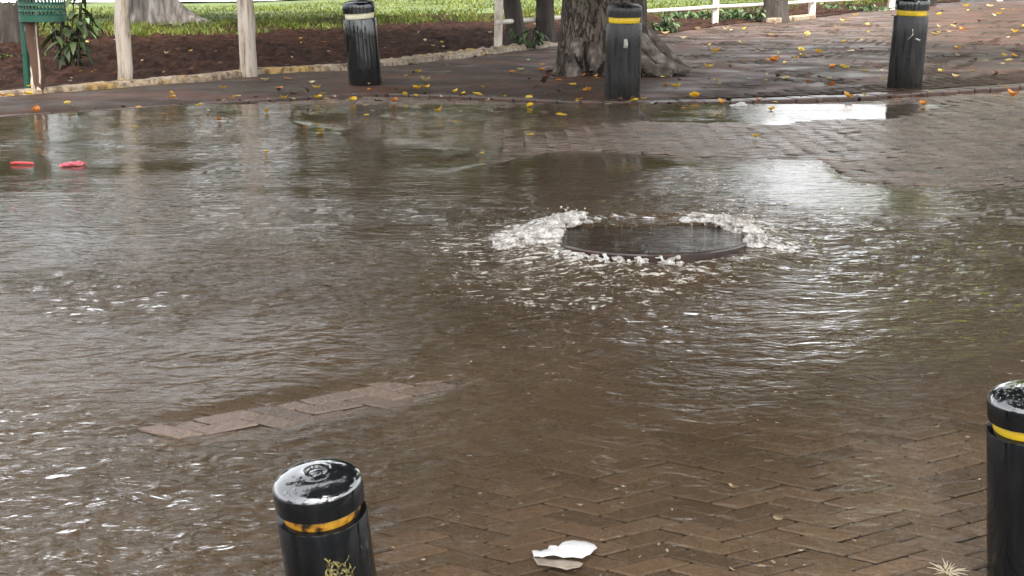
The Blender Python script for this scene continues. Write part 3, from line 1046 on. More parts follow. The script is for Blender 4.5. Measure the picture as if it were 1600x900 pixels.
fo_ = tag(link('foam', blob_mesh(foam_items(), 'foam', M['foam'], 2, 0.4)), kind='stuff')
rm = fo_.modifiers.new('merge', 'REMESH'); rm.mode = 'VOXEL'; rm.voxel_size = 0.0045; rm.use_smooth_shade = True
tx_f = bpy.data.textures.new('froth', 'CLOUDS'); tx_f.noise_scale = 0.03; tx_f.noise_depth = 5
dm = fo_.modifiers.new('froth', 'DISPLACE'); dm.texture = tx_f; dm.strength = 0.012; dm.mid_level = 0.5; dm.texture_coords = 'LOCAL'

# ------------------------------------------------------------------ posts, stake, bin
def wood_post(px, py, wpx, h, lean, label, mat, name='fence_post', cat='post', group=None, k=14, taper=0.96):
    p = at(px, py, 0.06)
    t = p.y * CP - (p.z - H) * SP
    r = wpx / FPX * t / 2
    n = 16
    pts = [(p.x + lean * (i / (n - 1)) * h + 0.012 * float(pn(i * .5, px, 3)), p.y, p.z - 0.1 + (h + 0.1) * i / (n - 1)) for i in range(n)]
    rads = [r * (1 + (taper - 1) * i / (n - 1) + 0.06 * float(pn(i * .7, px * 1.1, 4))) for i in range(n)]
    base = Vector((p.x, p.y, p.z))
    mb = MB()
    mb.tube([Vector(q) - base for q in pts], rads, k, True, 0.07)
    o = mb.build(name, mat, None, True, 50)
    o.location = base
    return tag(o, label, cat, group)


wood_post(197, 131, 23, 1.9, 0.012, 'slim weathered white wooden post between the litter bin and the thicker post', M['postwood'], group='white wooden posts at the bed edge')
wood_post(389, 118, 27, 1.9, 0.0, 'thicker weathered white wooden post nearest to the leaning bollard', M['postwood'], group='white wooden posts at the bed edge')
wood_post(61, 145, 20, 1.25, -0.02, 'brown wooden stake with peeling bark behind the green bin pole', M['peeled'], 'wooden_stake', 'stake')

pb = at(44, 146, 0.05)
bin_ = empty('litter_bin', (pb.x, pb.y, 0.05), 'green perforated litter bin on a green metal pole', 'litter bin')
sc = 2000 / pb.y
pw = 11 / sc
MB().tube([(0, 0, -0.1), (0.012, 0, 0.4), (0.02, 0, 0.8), (0.03, 0, 1.45)], [pw / 2] * 4, 16).build('pole', M['green'], bin_, True, 50)
bw = 69 / sc / 2
bcx, bz0 = 33 / sc, 0.70


def perforated(r, z0, z1, name, parent):
    nu, nv = 40, int((z1 - z0) / 0.054)
    V, F = [], []
    du, dv = 2 * math.pi / nu, (z1 - z0) / nv
    for j in range(nv):
        for i in range(nu):
            off = 0.5 if j % 2 else 0.0
            cu, cv = (i + 0.5 + off) * du, z0 + (j + 0.5) * dv
            n0 = len(V)
            for k in range(8):
                a = math.pi / 8 + k * math.pi / 4
                sx, sy = math.cos(a), math.sin(a)
                mxx = max(abs(sx), abs(sy))
                for f, (qx, qy) in ((0, (sx / mxx * 0.5, sy / mxx * 0.5)), (1, (sx * 0.35, sy * 0.35))):
                    th = cu + qx * du
                    V.append((r * math.cos(th), r * math.sin(th), cv + qy * dv))
            for k in range(8):
                a, b = n0 + k * 2, n0 + ((k + 1) % 8) * 2
                F.append((a, b, b + 1, a + 1))
            # corners of the cell
            m = 0.5
            for (k, (qx, qy)) in ((0, (m, m)), (2, (-m, m)), (4, (-m, -m)), (6, (m, -m))):
                th = cu + qx * du
                V.append((r * math.cos(th), r * math.sin(th), cv + qy * dv))
                F.append((n0 + k * 2, len(V) - 1, n0 + ((k + 1) % 8) * 2))
    me = mesh_py(name, V, F, M['green'])
    o = link(name, me, parent)
    so = o.modifiers.new('s', 'SOLIDIFY'); so.thickness = 0.004
    return o


o = perforated(bw, bz0 + 0.057, bz0 + 0.62, 'basket', bin_)
o.location.x = bcx
o = MB().lathe([(bw * 0.2, bz0 - 0.004), (bw * 0.985, bz0), (bw * 1.012, bz0 + 0.003), (bw * 1.012, bz0 + 0.058), (bw * 0.99, bz0 + 0.059), (bw * 0.985, bz0 + 0.02), (bw * 0.2, bz0 + 0.016)], 48).build('base_ring', M['green'], bin_, True, 40)
o.location.x = bcx
o = MB().lathe([(bw * 0.99, bz0 + 0.6), (bw * 1.03, bz0 + 0.6), (bw * 1.03, bz0 + 0.66), (bw * 0.99, bz0 + 0.66), (bw * 0.99, bz0 + 0.6)], 48, False, False).build('top_rim', M['green'], bin_, True, 40)
o.location.x = bcx
MB().box((0.025, 0, bz0 + 0.04), (0.07, 0.10, 0.03)).build('bracket', M['green'], bin_, False)

# ------------------------------------------------------------------ leaf clouds and trees
def leaf_cloud(clusters, n, size, mat, name, parent=None, flat=0.4, aspect=2.0):
    """clusters: (x,y,z,rx,ry,rz,weight)"""
    C = np.array(clusters, float)
    w = C[:, 6] / C[:, 6].sum()
    idx = rng.choice(len(C), n, p=w)
    d = rng.normal(0, 1, (n, 3))
    d /= np.linalg.norm(d, axis=1)[:, None]
    rad = rng.random(n) ** 0.45
    P = C[idx, :3] + d * rad[:, None] * C[idx, 3:6]
    s = size * rng.uniform(0.6, 1.4, n)
    a = rng.normal(0, 1, (n, 3)); a[:, 2] *= 0.6
    a /= np.linalg.norm(a, axis=1)[:, None]
    b = np.cross(a, rng.normal(0, 1, (n, 3)))
    b /= np.linalg.norm(b, axis=1)[:, None] + 1e-9
    la, lb = a * s[:, None], b * (s / aspect)[:, None]
    V = np.stack([P - la, P + lb, P + la, P - lb], 1).reshape(-1, 3)
    F = np.arange(n * 4).reshape(-1, 4)
    me = mesh_np(name, V, F, mat, False)
    ct = rng.uniform(0.2, 0.8, len(C))
    attr(me, 'tint', np.repeat(np.clip(ct[idx] + rng.normal(0, 0.17, n), 0, 1), 4))
    return link(name, me, parent)


def clump_clusters(cx, cy, cz, rx, ry, rz, n, r):
    out = []
    for _ in range(n):
        d = Vector((random.gauss(0, 1), random.gauss(0, 1), random.gauss(0, 1))).normalized() * random.random() ** 0.4
        q = r * random.uniform(0.6, 1.4)
        out.append((cx + d.x * rx, cy + d.y * ry, cz + d.z * rz, q, q, q * 0.65, q ** 2))
    return out


def fluted_trunk(prof, nth, flute, seed, roots=(), root_h=0.9):
    """prof: list of (z, r, dx, dy); roots: (angle, reach, width)"""
    V = []
    for z, r, dx, dy in prof:
        for j in range(nth):
            th = 2 * math.pi * j / nth
            fl = 1 + flute * float(pn(math.cos(th) * 1.6 + seed, math.sin(th) * 1.6 + z * 0.25, 7)) + 0.05 * float(pn(th * 6, z * 3, 8))
            ex = 0
            for a, reach, w in roots:
                dd = (th - a + math.pi) % (2 * math.pi) - math.pi
                ex += reach * math.exp(-(dd / w) ** 2) * math.exp(-max(z, 0) / (root_h * 0.33))
            rr_ = r * fl + ex
            V.append((dx + rr_ * math.cos(th), dy + rr_ * math.sin(th), z))
    return np.array(V), grid_closed(len(prof), nth)


def grid_closed(nr, nc):
    i = np.arange(nr - 1)[:, None] * nc
    j = np.arange(nc)[None, :]
    j2 = (j + 1) % nc
    return np.stack([(i + j).ravel(), (i + j2).ravel(), (i + nc + j2).ravel(), (i + nc + j).ravel()], 1)


def tree(name, base, label, prof, nth, flute, seed, roots, mat, limbs, clusters, nleaf, lsize, cmat, root_h=0.9, group=None):
    t = empty(name, base, label, 'tree', group)
    V, F = fluted_trunk(prof, nth, flute, seed, roots, root_h)
    link('trunk', mesh_np('trunk', V, F, mat), t)
    if limbs:
        mb = MB()
        for pts, r0, r1 in limbs:
            n = len(pts)
            mb.tube(pts, [r0 + (r1 - r0) * i / (n - 1) for i in range(n)], 10, True, 0.06)
        mb.build('limbs', mat, t)
    if clusters:
        leaf_cloud(clusters, nleaf, lsize, cmat, 'crown', t)
    return t


# the big tree behind the middle bollard
tb = at(938, 112, 0.05)
zs = [-0.15, 0.0, 0.06, 0.12, 0.2, 0.3, 0.42, 0.55, 0.7, 0.9, 1.15, 1.5, 2.0, 2.6, 3.3, 4.0]
prof = [(z, 0.50 + 0.05 * math.exp(-max(z, 0) / 0.35) + 0.02 * max(z - 2, 0), 0.02 * z, 0) for z in zs]
roots = [(R(-28), 0.42, 0.26), (R(-62), 0.20, 0.14), (R(-112), 0.16, 0.18), (R(-150), 0.10, 0.3), (R(30), 0.3, 0.25), (R(120), 0.3, 0.3), (R(10), 0.15, 0.15)]
cl = clump_clusters(2.2, 0, 7.6, 7.5, 4.5, 3.4, 170, 1.0) + clump_clusters(1.5, -4.5, 5.8, 5.5, 2.5, 1.8, 90, 0.8) + clump_clusters(-4.5, -1.5, 9.0, 4.5, 3.5, 2.6, 110, 1.0)
def open_sky(c):
    x, y, z = c[0] + tb.x, c[1] + tb.y, c[2]
    e, q = math.degrees(math.atan2(z - 1.2, y)), x / y
    if q < -0.13 and 12 < e < 31: return random.random() < (0.97 if q < -0.2 else 0.25)
    if 0.25 < q < 0.37 and e < 24: return True
    if q > 0.37 and e > 16 and random.random() < 0.6: return True
    return (0.17 < q < 0.25 and e < 10) or (0.15 < q < 0.28 and 15 < e < 18.5) or e > 38
cl = [c for c in cl if not open_sky(c)]
limbs = [([(0, 0, 3.6), (1.2, -.4, 5), (3, -1.2, 6.6), (4.8, -2, 8)], .34, .08), ([(0, 0, 3.6), (-1, -.3, 5), (-2.6, -1, 6.5), (-5, -2, 7.4)], .34, .08), ([(0, 0, 3.7), (0.1, 1, 5.2), (0.2, 2.5, 7.4)], .3, .08), ([(0, 0, 3.7), (0.2, -1.2, 5.4), (0.6, -3.6, 7)], .3, .07)]
big = tree('tree', tb, 'massive grey tree trunk with spreading roots behind the middle bollard', prof, 120, 0.24, 3.3, roots, M['bark'], limbs, cl, 120000, 0.10, M['crown_dark'], 0.85)
# pale surface roots and root knuckles on the trunk foot
mb = MB()
for pts, r0, r1 in (([(0.42, -0.36, 0.42), (0.6, -0.5, 0.2), (0.8, -0.56, 0.09), (0.98, -0.55, 0.03)], .10, .05),
                    ([(0.5, -0.2, 0.5), (0.68, -0.3, 0.3), (0.86, -0.4, 0.14), (1.02, -0.38, 0.03)], .09, .06),
                    ([(0.4, -0.5, 0.2), (0.55, -0.68, 0.08), (0.78, -0.74, 0.02)], .09, .06)):
    mb.tube(pts, [r0, (r0 * 2 + r1) / 3, (r0 + 2 * r1) / 3, r1][:len(pts)], 12, True, 0.12)
mb.build('root', M['root'], big)
mb = MB()
mb.tube([(-0.30, -0.50, 0.40), (-0.33, -0.6, 0.22), (-0.36, -0.66, 0.06), (-0.37, -0.7, -0.04)], [.07, .10, .11, .08], 10, True, .2)
mb.tube([(-0.12, -0.52, 0.36), (-0.10, -0.62, 0.2), (-0.14, -0.7, 0.04)], [.06, .09, .05], 10, True, .25)
mb.build('root', M['root'], big)

def far_gap(c, b):
    x, y, z = c[0] + b[0], c[1] + b[1], c[2]
    e, q = math.degrees(math.atan2(z - 1.2, y)), x / y
    return (abs(q + 0.352) < 0.034 and 5.0 < e < 9.6) or (q < -0.2 and e > 12.5) or (0.18 < q < 0.245 and e > 5) or (0.165 < q < 0.29 and 4.8 < e < 7)


# tree at upper left
t2 = at(240, 38, 0.12)
zs = [-0.15, 0, 0.08, 0.16, 0.26, 0.4, 0.6, 0.9, 1.4, 2.2, 3.2]
prof = [(z, 0.34 + 0.16 * math.exp(-max(z, 0) / 0.4), 0.0, 0) for z in zs]
cl = [c for c in clump_clusters(2.0, 0, 4.6, 6.5, 4, 2.4, 90, 0.9) if not far_gap(c, t2)]
tree('tree', t2, 'pale grey tree trunk with a long root at the edge of the lawn', prof, 90, 0.3, 8.1, [(R(-10), 1.15, 0.2), (R(190), 0.25, 0.3), (R(-80), 0.12, 0.2), (R(-120), 0.15, 0.14)], M['greybark'],
     [([(0, 0, 3), (1, 0, 4.6), (2.4, 0, 6.5)], .28, .08), ([(0, 0, 3), (-.6, .3, 4.6), (-1.6, .4, 6)], .24, .07)], cl, 22000, 0.17, M['crown_dark'], 1.0)

# two slim dark trunks left of the big tree
for px, py, w, lb, le, zz in ((806, 70, 26, 'slim dark tree trunk just right of the white rail post', -0.10, 6.6), (851, 66, 27, 'slim dark tree trunk beside the left edge of the big trunk', 0.03, 7.4)):
    b_ = at(px, py, 0.08)
    r = w / FPX * b_.y / 2
    zs = [-0.1, 0, 0.1, 0.3, 0.6, 1, 1.6, 2.4, 3.4]
    prof = [(z, r * (1 + 0.25 * math.exp(-max(z, 0) / 0.2)), le * z + 0.03 * math.sin(z * 2 + px), 0) for z in zs]
    tx_ = le * 3.4
    tree('tree', b_, lb, prof, 28, 0.15, px * .01, [], M['darkbark'], [([(tx_, 0, 3.3), (tx_ + .4, 0, 4.5), (tx_ + 1.0, .2, 6)], r * .8, .05), ([(tx_, 0, 3.3), (tx_ - .5, .1, 4.6), (tx_ - 1.2, .2, 6.2)], r * .7, .05)],
         clump_clusters(tx_, 0, zz - 1.6, 3.2, 2.2, 2.0, 30, 0.8), 12000, 0.14, M['crown_dark'])

# stumps
def stump(px, py, wpx, h, label, mat, seed, roots, topn=0.1):
    b_ = at(px, py, 0.08)
    r = wpx / FPX * b_.y / 2
    zs = list(np.linspace(-0.1, h, 14))
    prof = [(z, r * (1 + 0.2 * math.exp(-max(z, 0) / 0.25)), 0, 0) for z in zs]
    V, F = fluted_trunk(prof, 64, 0.25, seed, roots, 1.0)
    n = 64
    top = V[-n:].copy()
    for j in range(n):
        V[len(V) - n + j, 2] += topn * float(pn(j * 0.2, seed, 3)) * 2
    c = np.array([[0, 0, h - 0.03]])
    fl = [tuple(f) for f in F] + [(len(V) - n + j, len(V) - n + (j + 1) % n, len(V)) for j in range(n)]
    me = mesh_py('tree_stump', np.concatenate([V, c]), fl, mat)
    me.set_sharp_from_angle(angle=R(50))
    o = link('tree_stump', me)
    o.location = b_
    return tag(o, label, 'tree stump')


stump(27, 70, 40, 0.62, 'cut grey tree stump with root ridges behind the green bin pole', M['darkbark'], 2.2, [(R(215), 0.38, 0.22), (R(250), 0.15, 0.15), (R(290), 0.08, 0.2), (R(0), 0.1, 0.3)])
stump(1210, 32, 36, 0.52, 'dark square-sided tree stump behind the white rail', M['darkbark'], 5.2, [], 0.03)

# trees that stand beyond the road (seen in the water only)
bg = [(-47, 78, 19, 6, 'd'), (-41, 70, 17, 6, 'd'), (-35, 80, 20, 6.5, 'd'), (-29, 70, 17, 6, 'd'), (-24, 78, 19, 6.5, 'd'), (-18, 70, 18, 6, 'd'), (-12.5, 76, 19, 6.5, 'd'), (-7, 70, 18, 6, 'd'), (-2, 80, 17, 6.5, 'd'), (3, 74, 16, 5, 'd'), (8, 70, 15, 2.6, 'd'), (12, 74, 15.5, 2.6, 'd'), (10.4, 82, 17, 2.6, 'd'), (15.9, 50, 26, 4.2, 'g'), (25, 60, 14, 5, 'd'), (33, 70, 13, 6, 'g')]
lab = ['rounded green tree far across the pale road', 'tall dark tree far across the pale road']
for x, y, hh, rd, c in bg:
    prof = [(z, 0.3, 0, 0) for z in (-0.2, 0.5, 1.5, 3, hh * 0.5)]
    tree('tree', (x, y, 0.2), lab[c == 'd'], prof, 14, 0.1, x, [], M['darkbark'], [], [c for c in clump_clusters(0, 0, hh * 0.55, rd, rd * .6, hh * 0.44, 90, 1.2) if not far_gap(c, (x, y))], 13000, 0.27, M['crown_green'] if c == 'g' else M['crown_dark'], group='trees beyond the road')
# overhanging tree to the right
tree('tree', (9.6, 17.5, 0.05), 'dark tree overhanging the paving outside the right edge', [(z, 0.35, 0.03 * z, 0) for z in (-.1, .3, 1, 2, 3.5, 5)], 20, 0.15, 4, [], M['darkbark'],
     [([(0.1, 0, 4.6), (-1.2, -.5, 5.6), (-2.4, -1, 6.3)], .2, .06)], clump_clusters(-1.8, 0, 5.6, 1.6, 3, 2.0, 40, 0.8), 20000, 0.12, M['crown_dark'])

# unseen broad tree added behind the viewer; its crown shades the scene
def roof_gap(c):
    x, y, z = c[0] - 3.5, c[1] - 5.0, c[2] - 0.4
    # open sky as seen from the near bollards, high ahead and to the right
    dx, dy, dz_ = x + 0.4, y - 2.7, z - 0.1
    e, q = math.degrees(math.atan2(dz_, dy)), dx / max(dy, 0.1)
    return dy > 0 and ((32 < e < 76 and -0.05 < q < 1.2) or (q > 0.5 and e < 60) or (q < -0.15 and e < 34))
cl = [c for c in clump_clusters(1.5, 8.0, 10.5, 10, 9.5, 1.8, 210, 1.5) if not roof_gap(c)]
tree('tree', (3.5, -5.0, -0.4), 'huge unseen tree added just behind the viewer to shade the flooded paving', [(z, 0.5, 0, 0) for z in (-.2, .5, 2, 4, 6)], 20, 0.2, 6.6, [], M['bark'],
     [([(0, 0, 5.6), (-1, 3, 8), (-2.5, 7, 10)], .4, .1), ([(0, 0, 5.6), (2, 2, 8), (4.5, 6, 10)], .4, .1), ([(0, 0, 5.6), (-3, 1, 8), (-6, 3, 10)], .35, .1)], cl, 42000, 0.24, M['crown_dark'])

# unseen trees added behind the viewer for dark bands in the glossy bollards
for x, y, hh, rd in ((5.5, -13, 6, 2.4), (-8, -12, 7, 2.6), (16, -8, 8, 4), (-17, -5, 8, 4), (0.5, -24, 7, 3)):
    tree('tree', (x, y, -0.4), 'dark unseen tree added behind the viewer for the bollard reflections', [(z, 0.25, 0, 0) for z in (-.2, .5, 1.5, 3)], 14, 0.1, x, [], M['darkbark'], [], clump_clusters(0, 0, hh * .52, rd, rd * .7, hh * .45, 34, 0.9), 6000, 0.22, M['crown_dark'], group='unseen trees added behind the viewer')

# ------------------------------------------------------------------ white rail fence
pts_px = [(778, 75), (940, 54), (1117, 38), (1268, 25), (1392, 14), (1560, 1)]
fp = [at(x, y, 0.06) for x, y in pts_px]
fen = empty('rail_fence', fp[0], 'low white two-rail fence running behind the big tree', 'fence')
for i, p in enumerate(fp):
    q = p - fp[0]
    s = p.y / FPX
    hgt = 0.92
    w = (12 if i == 0 else 9) * s
    mb = MB().box((q.x, q.y, hgt / 2 - 0.05), (w, w * 0.8, hgt + 0.1), 0.1)
    o = mb.build('post', M['railpost'], fen, False)
    if i == 0: o.rotation_euler = (0, R(1.5), 0)
for hz, rr_ in ((0.405, 0.042), (0.80, 0.045)):
    mb = MB()
    for i in range(len(fp) - 1):
        a, b = fp[i] - fp[0], fp[i + 1] - fp[0]
        n = 6
        pp = []
        for k in range(n + 1):
            q = a.lerp(b, k / n)
            sag = -0.012 * math.sin(math.pi * k / n)
            pp.append((q.x, q.y - 0.07, hz + sag))
        mb.tube(pp, [rr_ * (1 + 0.3 * i / 5)] * (n + 1), 10)
    mb.build('rail', M['railwhite'], fen, True, 50)

# ------------------------------------------------------------------ plants
def blade_leaf(V, F, p, d, ln, w, droop):
    d = Vector(d).normalized()
    side = d.cross(Vector((0, 0, 1)))
    if side.length < 0.1: side = Vector((1, 0, 0))
    side.normalize()
    side = (side + Vector((0, 0, random.uniform(-.5, .5)))).normalized()
    n0 = len(V)
    for i in range(6):
        s = i / 5
        q = Vector(p) + d * ln * s + Vector((0, 0, -droop * ln * s * s))
        ww = w * (math.sin(math.pi * min(0.05 + s * 0.95, 1)) ** 0.8) * 0.5 + 0.001
        V.append(q - side * ww)
        V.append(q + Vector((0, 0, -0.15 * ww)))
        V.append(q + side * ww)
    for i in range(5):
        for k in (0, 1):
            a = n0 + i * 3 + k
            F.append((a, a + 1, a + 4, a + 3))


def plant(name, px, py, nst, hmin, hmax, spread, nleaf, ln, w, label, mat, cat='shrub', z=0.1, droop=(0.5, 1.2)):
    b_ = at(px, py, z)
    root = empty(name, b_, label, cat)
    stems = MB()
    V, F, T = [], [], []
    bases = []
    for _ in range(nst):
        a = random.uniform(0, 6.28)
        r = random.random() * spread
        h = random.uniform(hmin, hmax)
        p0 = Vector((math.cos(a) * r * .5, math.sin(a) * r * .5, -0.03))
        p1 = Vector((math.cos(a) * r, math.sin(a) * r, h))
        pm = p0.lerp(p1, .5) + Vector((random.gauss(0, .03), random.gauss(0, .03), 0))
        stems.tube([p0, pm, p1], [0.013, 0.011, 0.006], 6)
        bases.append(p0 + Vector((0, 0, 0.02)))
        for _ in range(nleaf):
            s = random.uniform(0.3, 1.0)
            q = p0.lerp(p1, s)
            aa = random.uniform(0, 6.28)
            n0 = len(V)
            blade_leaf(V, F, q, (math.cos(aa), math.sin(aa), random.uniform(-.2, .6)), ln * random.uniform(.6, 1.3), w * random.uniform(.7, 1.3), random.uniform(*droop))
            T += [min(max(random.gauss(.5, .25), 0), 1)] * (len(V) - n0)
    stems.tube(bases if len(bases) > 1 else bases * 2, [0.006] * max(len(bases), 2), 5)
    stems.build('stems', M['darkbark'], root)
    me = mesh_py('foliage', V, F, mat)
    attr(me, 'tint', T)
    link('foliage', me, root)
    return root


plant('shrub', 108, 104, 11, 0.35, 0.95, 0.24, 9, 0.2, 0.07, 'leafy green shrub with drooping leaves right of the bark stake', M['shrub'])
plant('shrub', 146, 62, 5, 0.2, 0.6, 0.3, 7, 0.22, 0.07, 'small green sprout behind the leafy shrub', M['ivy'])
plant('ground_plant', 822, 72, 12, 0.06, 0.3, 0.34, 7, 0.13, 0.05, 'low green weeds between the two slim dark trunks', M['ivy'], 'plant')
plant('ground_plant', 1034, 46, 18, 0.08, 0.4, 0.45, 8, 0.15, 0.06, 'dense low green weeds right of the big trunk under the rail', M['ivy'], 'plant')
plant('ground_plant', 1082, 30, 14, 0.08, 0.35, 0.7, 8, 0.18, 0.07, 'low ivy patch left of the second rail post', M['ivy'], 'plant')
plant('ground_plant', 1160, 30, 26, 0.06, 0.3, 1.1, 8, 0.18, 0.07, 'low ivy patch between the rail post and the dark stump', M['ivy'], 'plant')
plant('ground_plant', 1330, 14, 24, 0.06, 0.25, 1.5, 8, 0.2, 0.07, 'low ivy strip behind the rail right of the dark stump', M['ivy'], 'plant')
plant('ground_plant', 18, 92, 8, 0.03, 0.1, 0.5, 6, 0.1, 0.03, 'thin low weeds on the soil at the left edge', M['grass'], 'plant')

# pale stone edging beside the dark stump
e0, e1 = at(1204, 35, 0.06), at(1268, 28, 0.06)
mb = MB()
dd = (e1 - e0)
mb.box((dd.x / 2, dd.y / 2, 0.03), (dd.length, 0.25, 0.14), math.atan2(dd.y, dd.x))
o = mb.build('edging_stone', M['kerb'], None, False)
o.location = e0
bv = o.modifiers.new('b', 'BEVEL'); bv.width = 0.03; bv.segments = 2
tag(o, 'pale edging stone lying below the dark stump', 'stone')

# ------------------------------------------------------------------ fallen leaves
def leaf_mesh(name, mat, curl, fold, tw, seed):
    V, F = [], []
    n = 7
    rr_ = random.Random(seed)
    for i in range(n):
        s = i / (n - 1)
        w = 0.34 * math.sin(math.pi * (0.04 + 0.94 * s) ** 0.8) ** 0.9 * (1 + rr_.uniform(-.12, .12))
        x = s - 0.5
        z = curl * (x * x) * 1.6 + tw * x
        V += [(x, -w, z + fold * w), (x, 0, z + rr_.uniform(-.01, .01)), (x, w, z + fold * w * rr_.uniform(0.6, 1.3))]
    for i in range(n - 1):
        for k in (0, 1):
            a = i * 3 + k
            F.append((a, a + 1, a + 4, a + 3))
    n0 = len(V)
    V += [(-0.5, -0.012, curl * .4), (-0.5, 0.012, curl * .4), (-0.8, 0.0, curl * .5 + 0.03)]
    F.append((n0, n0 + 1, n0 + 2))
    return mesh_py(name, V, F, mat)


LM = {}
for c in ('yellow', 'orange', 'pale', 'brown'):
    LM[c] = [leaf_mesh('fallen_leaf', M['leaf_' + c], cu, fo, tw, k + 5) for k, (cu, fo, tw) in enumerate(((0.2, 0.25, 0), (0.7, 0.5, .1), (0.35, 0.9, -.1), (0.1, 0.1, .05), (1.1, 0.7, 0)))]

LEAVES = '''44 148 y 15;5 150 o 14;18 149 y 10;57 176 o 15;106 163 y 12;113 165 p 9;257 178 o 12;268 147 y 10;267 153 o 14;274 154 p 8;209 199 y 10;348 138 y 12;380 135 p 8;365 153 o 10;372 150 y 10;310 165 y 11;325 173 p 9;342 188 o 10;
495 138 y 14;505 146 y 9;497 153 y 18;516 160 y 16;510 157 p 14;550 158 y 14;571 165 p 9;572 180 y 12;583 173 p 10;616 159 o 13;633 149 y 12;653 139 y 14;667 138 y 11;416 175 y 11;715 190 y 20;684 175 y 13;719 174 p 8;500 205 y 12;476 201 o 8;497 208 p 8;
416 239 y 12;747 148 y 17;752 156 y 10;762 158 p 12;449 123 o 12;488 129 p 9;653 113 y 10;752 240 y 10;437 138 o 12;436 142 b 10;460 148 b 14;414 126 p 12;590 158 b 14;665 128 p 14;700 112 p 10;
1117 82 y 15;1162 94 y 11;1100 97 y 12;1108 106 y 14;1041 135 o 12;1056 136 y 14;1119 126 y 9;1125 131 y 9;1170 123 p 10;1195 127 p 9;895 132 y 15;913 142 y 10;828 166 y 13;826 152 y 12;878 180 y 19;828 211 y 15;1085 153 y 16;1128 162 o 13;1068 169 o 9;991 158 y 12;1007 155 y 9;1181 215 y 14;845 110 o 12;848 102 o 10;
1036 121 y 8;1060 108 p 12;1140 100 p 12;1158 68 p 9;1040 53 p 12;1068 60 p 10;1090 46 p 14;1135 47 p 10;
1324 31 y 11;1337 24 y 9;1355 39 y 11;1260 56 y 13;1205 54 y 12;1318 65 y 9;1251 80 y 10;1280 82 y 12;1330 79 p 12;1346 77 b 10;1208 97 o 18;1201 94 o 9;1301 105 o 13;1320 106 y 13;1350 110 y 16;1227 122 y 16;1215 120 b 12;1261 129 o 11;1300 135 o 16;1325 153 o 17;1281 156 b 14;1401 155 o 18;1444 165 o 14;1467 23 y 9;1504 47 o 12;1459 52 y 13;1467 51 y 7;1495 60 p 8;1496 76 y 10;1497 87 p 9;1470 112 y 12;1522 110 y 10;1495 121 p 14;1569 87 y 12;1585 88 o 9;1585 50 y 11;1560 22 y 9;1582 151 o 16;1510 10 y 12;1548 11 p 12;1380 124 p 11;1205 172 y 14;1378 110 p 8;1415 60 p 8;1230 95 p 14;1295 60 p 9;1352 31 b 8;1345 16 o 12;1316 33 y 8;1492 38 b 8;1467 42 p 9;1530 34 b 12;1473 88 b 9;1280 121 b 9;1300 47 p 8;1306 42 y 7;1227 100 p 10;1255 88 p 12;1244 92 y 9;1292 90 b 10;1575 96 p 12;1540 96 p 9;1600 42 y 10;1590 70 b 12;1555 118 b 12'''.replace('\n', '').split(';')
CN = {'y': 'yellow', 'o': 'orange', 'p': 'pale', 'b': 'brown'}


def place_leaf(px, py, c, wpx, z=None):
    px, py = float(px), float(py)
    red_, ker_ = float(L(RED, px)), float(L(KER, px))
    if py > red_ + 2: z, zone = 0.035, 'floating on the shallow water in front of the brick kerb'
    elif py > ker_ + 1 or px > 1000:
        z = 0.062 if px < 960 else 0.052
        zone = 'on the wet footway left of the big tree' if px < 880 else ('on the brick paving between the big tree and the right bollard' if px < 1380 else 'on the brick paving near the right bollard')
    else: z, zone = 0.13, 'on the dark soil behind the worn kerb'
    if px > 860 and px < 1000 and py < 140: z += .02
    p = at(px, py, z)
    s = wpx / FPX * p.y
    o = link('fallen_leaf', random.choice(LM[CN[c]]))
    o.location = p
    s *= random.uniform(0.95, 1.2)
    o.scale = (s, s * random.uniform(.9, 1.3), s * random.uniform(.8, 1.3))
    o.rotation_euler = (random.gauss(0, .12), random.gauss(0, .1), random.uniform(0, 6.28))
    return tag(o, f'{CN[c]} fallen leaf {zone}', 'leaf', f'{CN[c]} leaves {zone}')


for s in LEAVES:
    a = s.split()
    place_leaf(*a[:3], float(a[3]))
for _ in range(70):
    x = random.uniform(1000, 1600)
    k, r_ = float(L(KER, x)), float(L(RED, x))
    place_leaf(x, k + 4 + (r_ - k - 6) * random.random(), random.choice('yppbbbb'), random.uniform(5, 9))
for _ in range(46):
    x = random.uniform(150, 1590)
    place_leaf(x, float(L(RED, x)) + random.gauss(-4, 4), random.choice('bbbyop'), random.uniform(6, 12))
for _ in range(26):
    place_leaf(random.gauss(890, 50), random.gauss(128, 12), random.choice('bbbpo'), random.uniform(7, 13))
for _ in range(25):
    x = random.uniform(420, 900)
    k, r_ = float(L(KER, x)), float(L(RED, x))
    place_leaf(x, k + 4 + (r_ - k + 14) * random.random(), random.choice('ypbbo'), random.uniform(5, 9))
for _ in range(70):
    x = random.uniform(0, 780)
    k, g_ = float(L(KER, x)), float(L(GRA, x))
    place_leaf(x, k - 3 - (k - g_ - 6) * random.random(), random.choice('ppbyb'), random.uniform(4, 8))

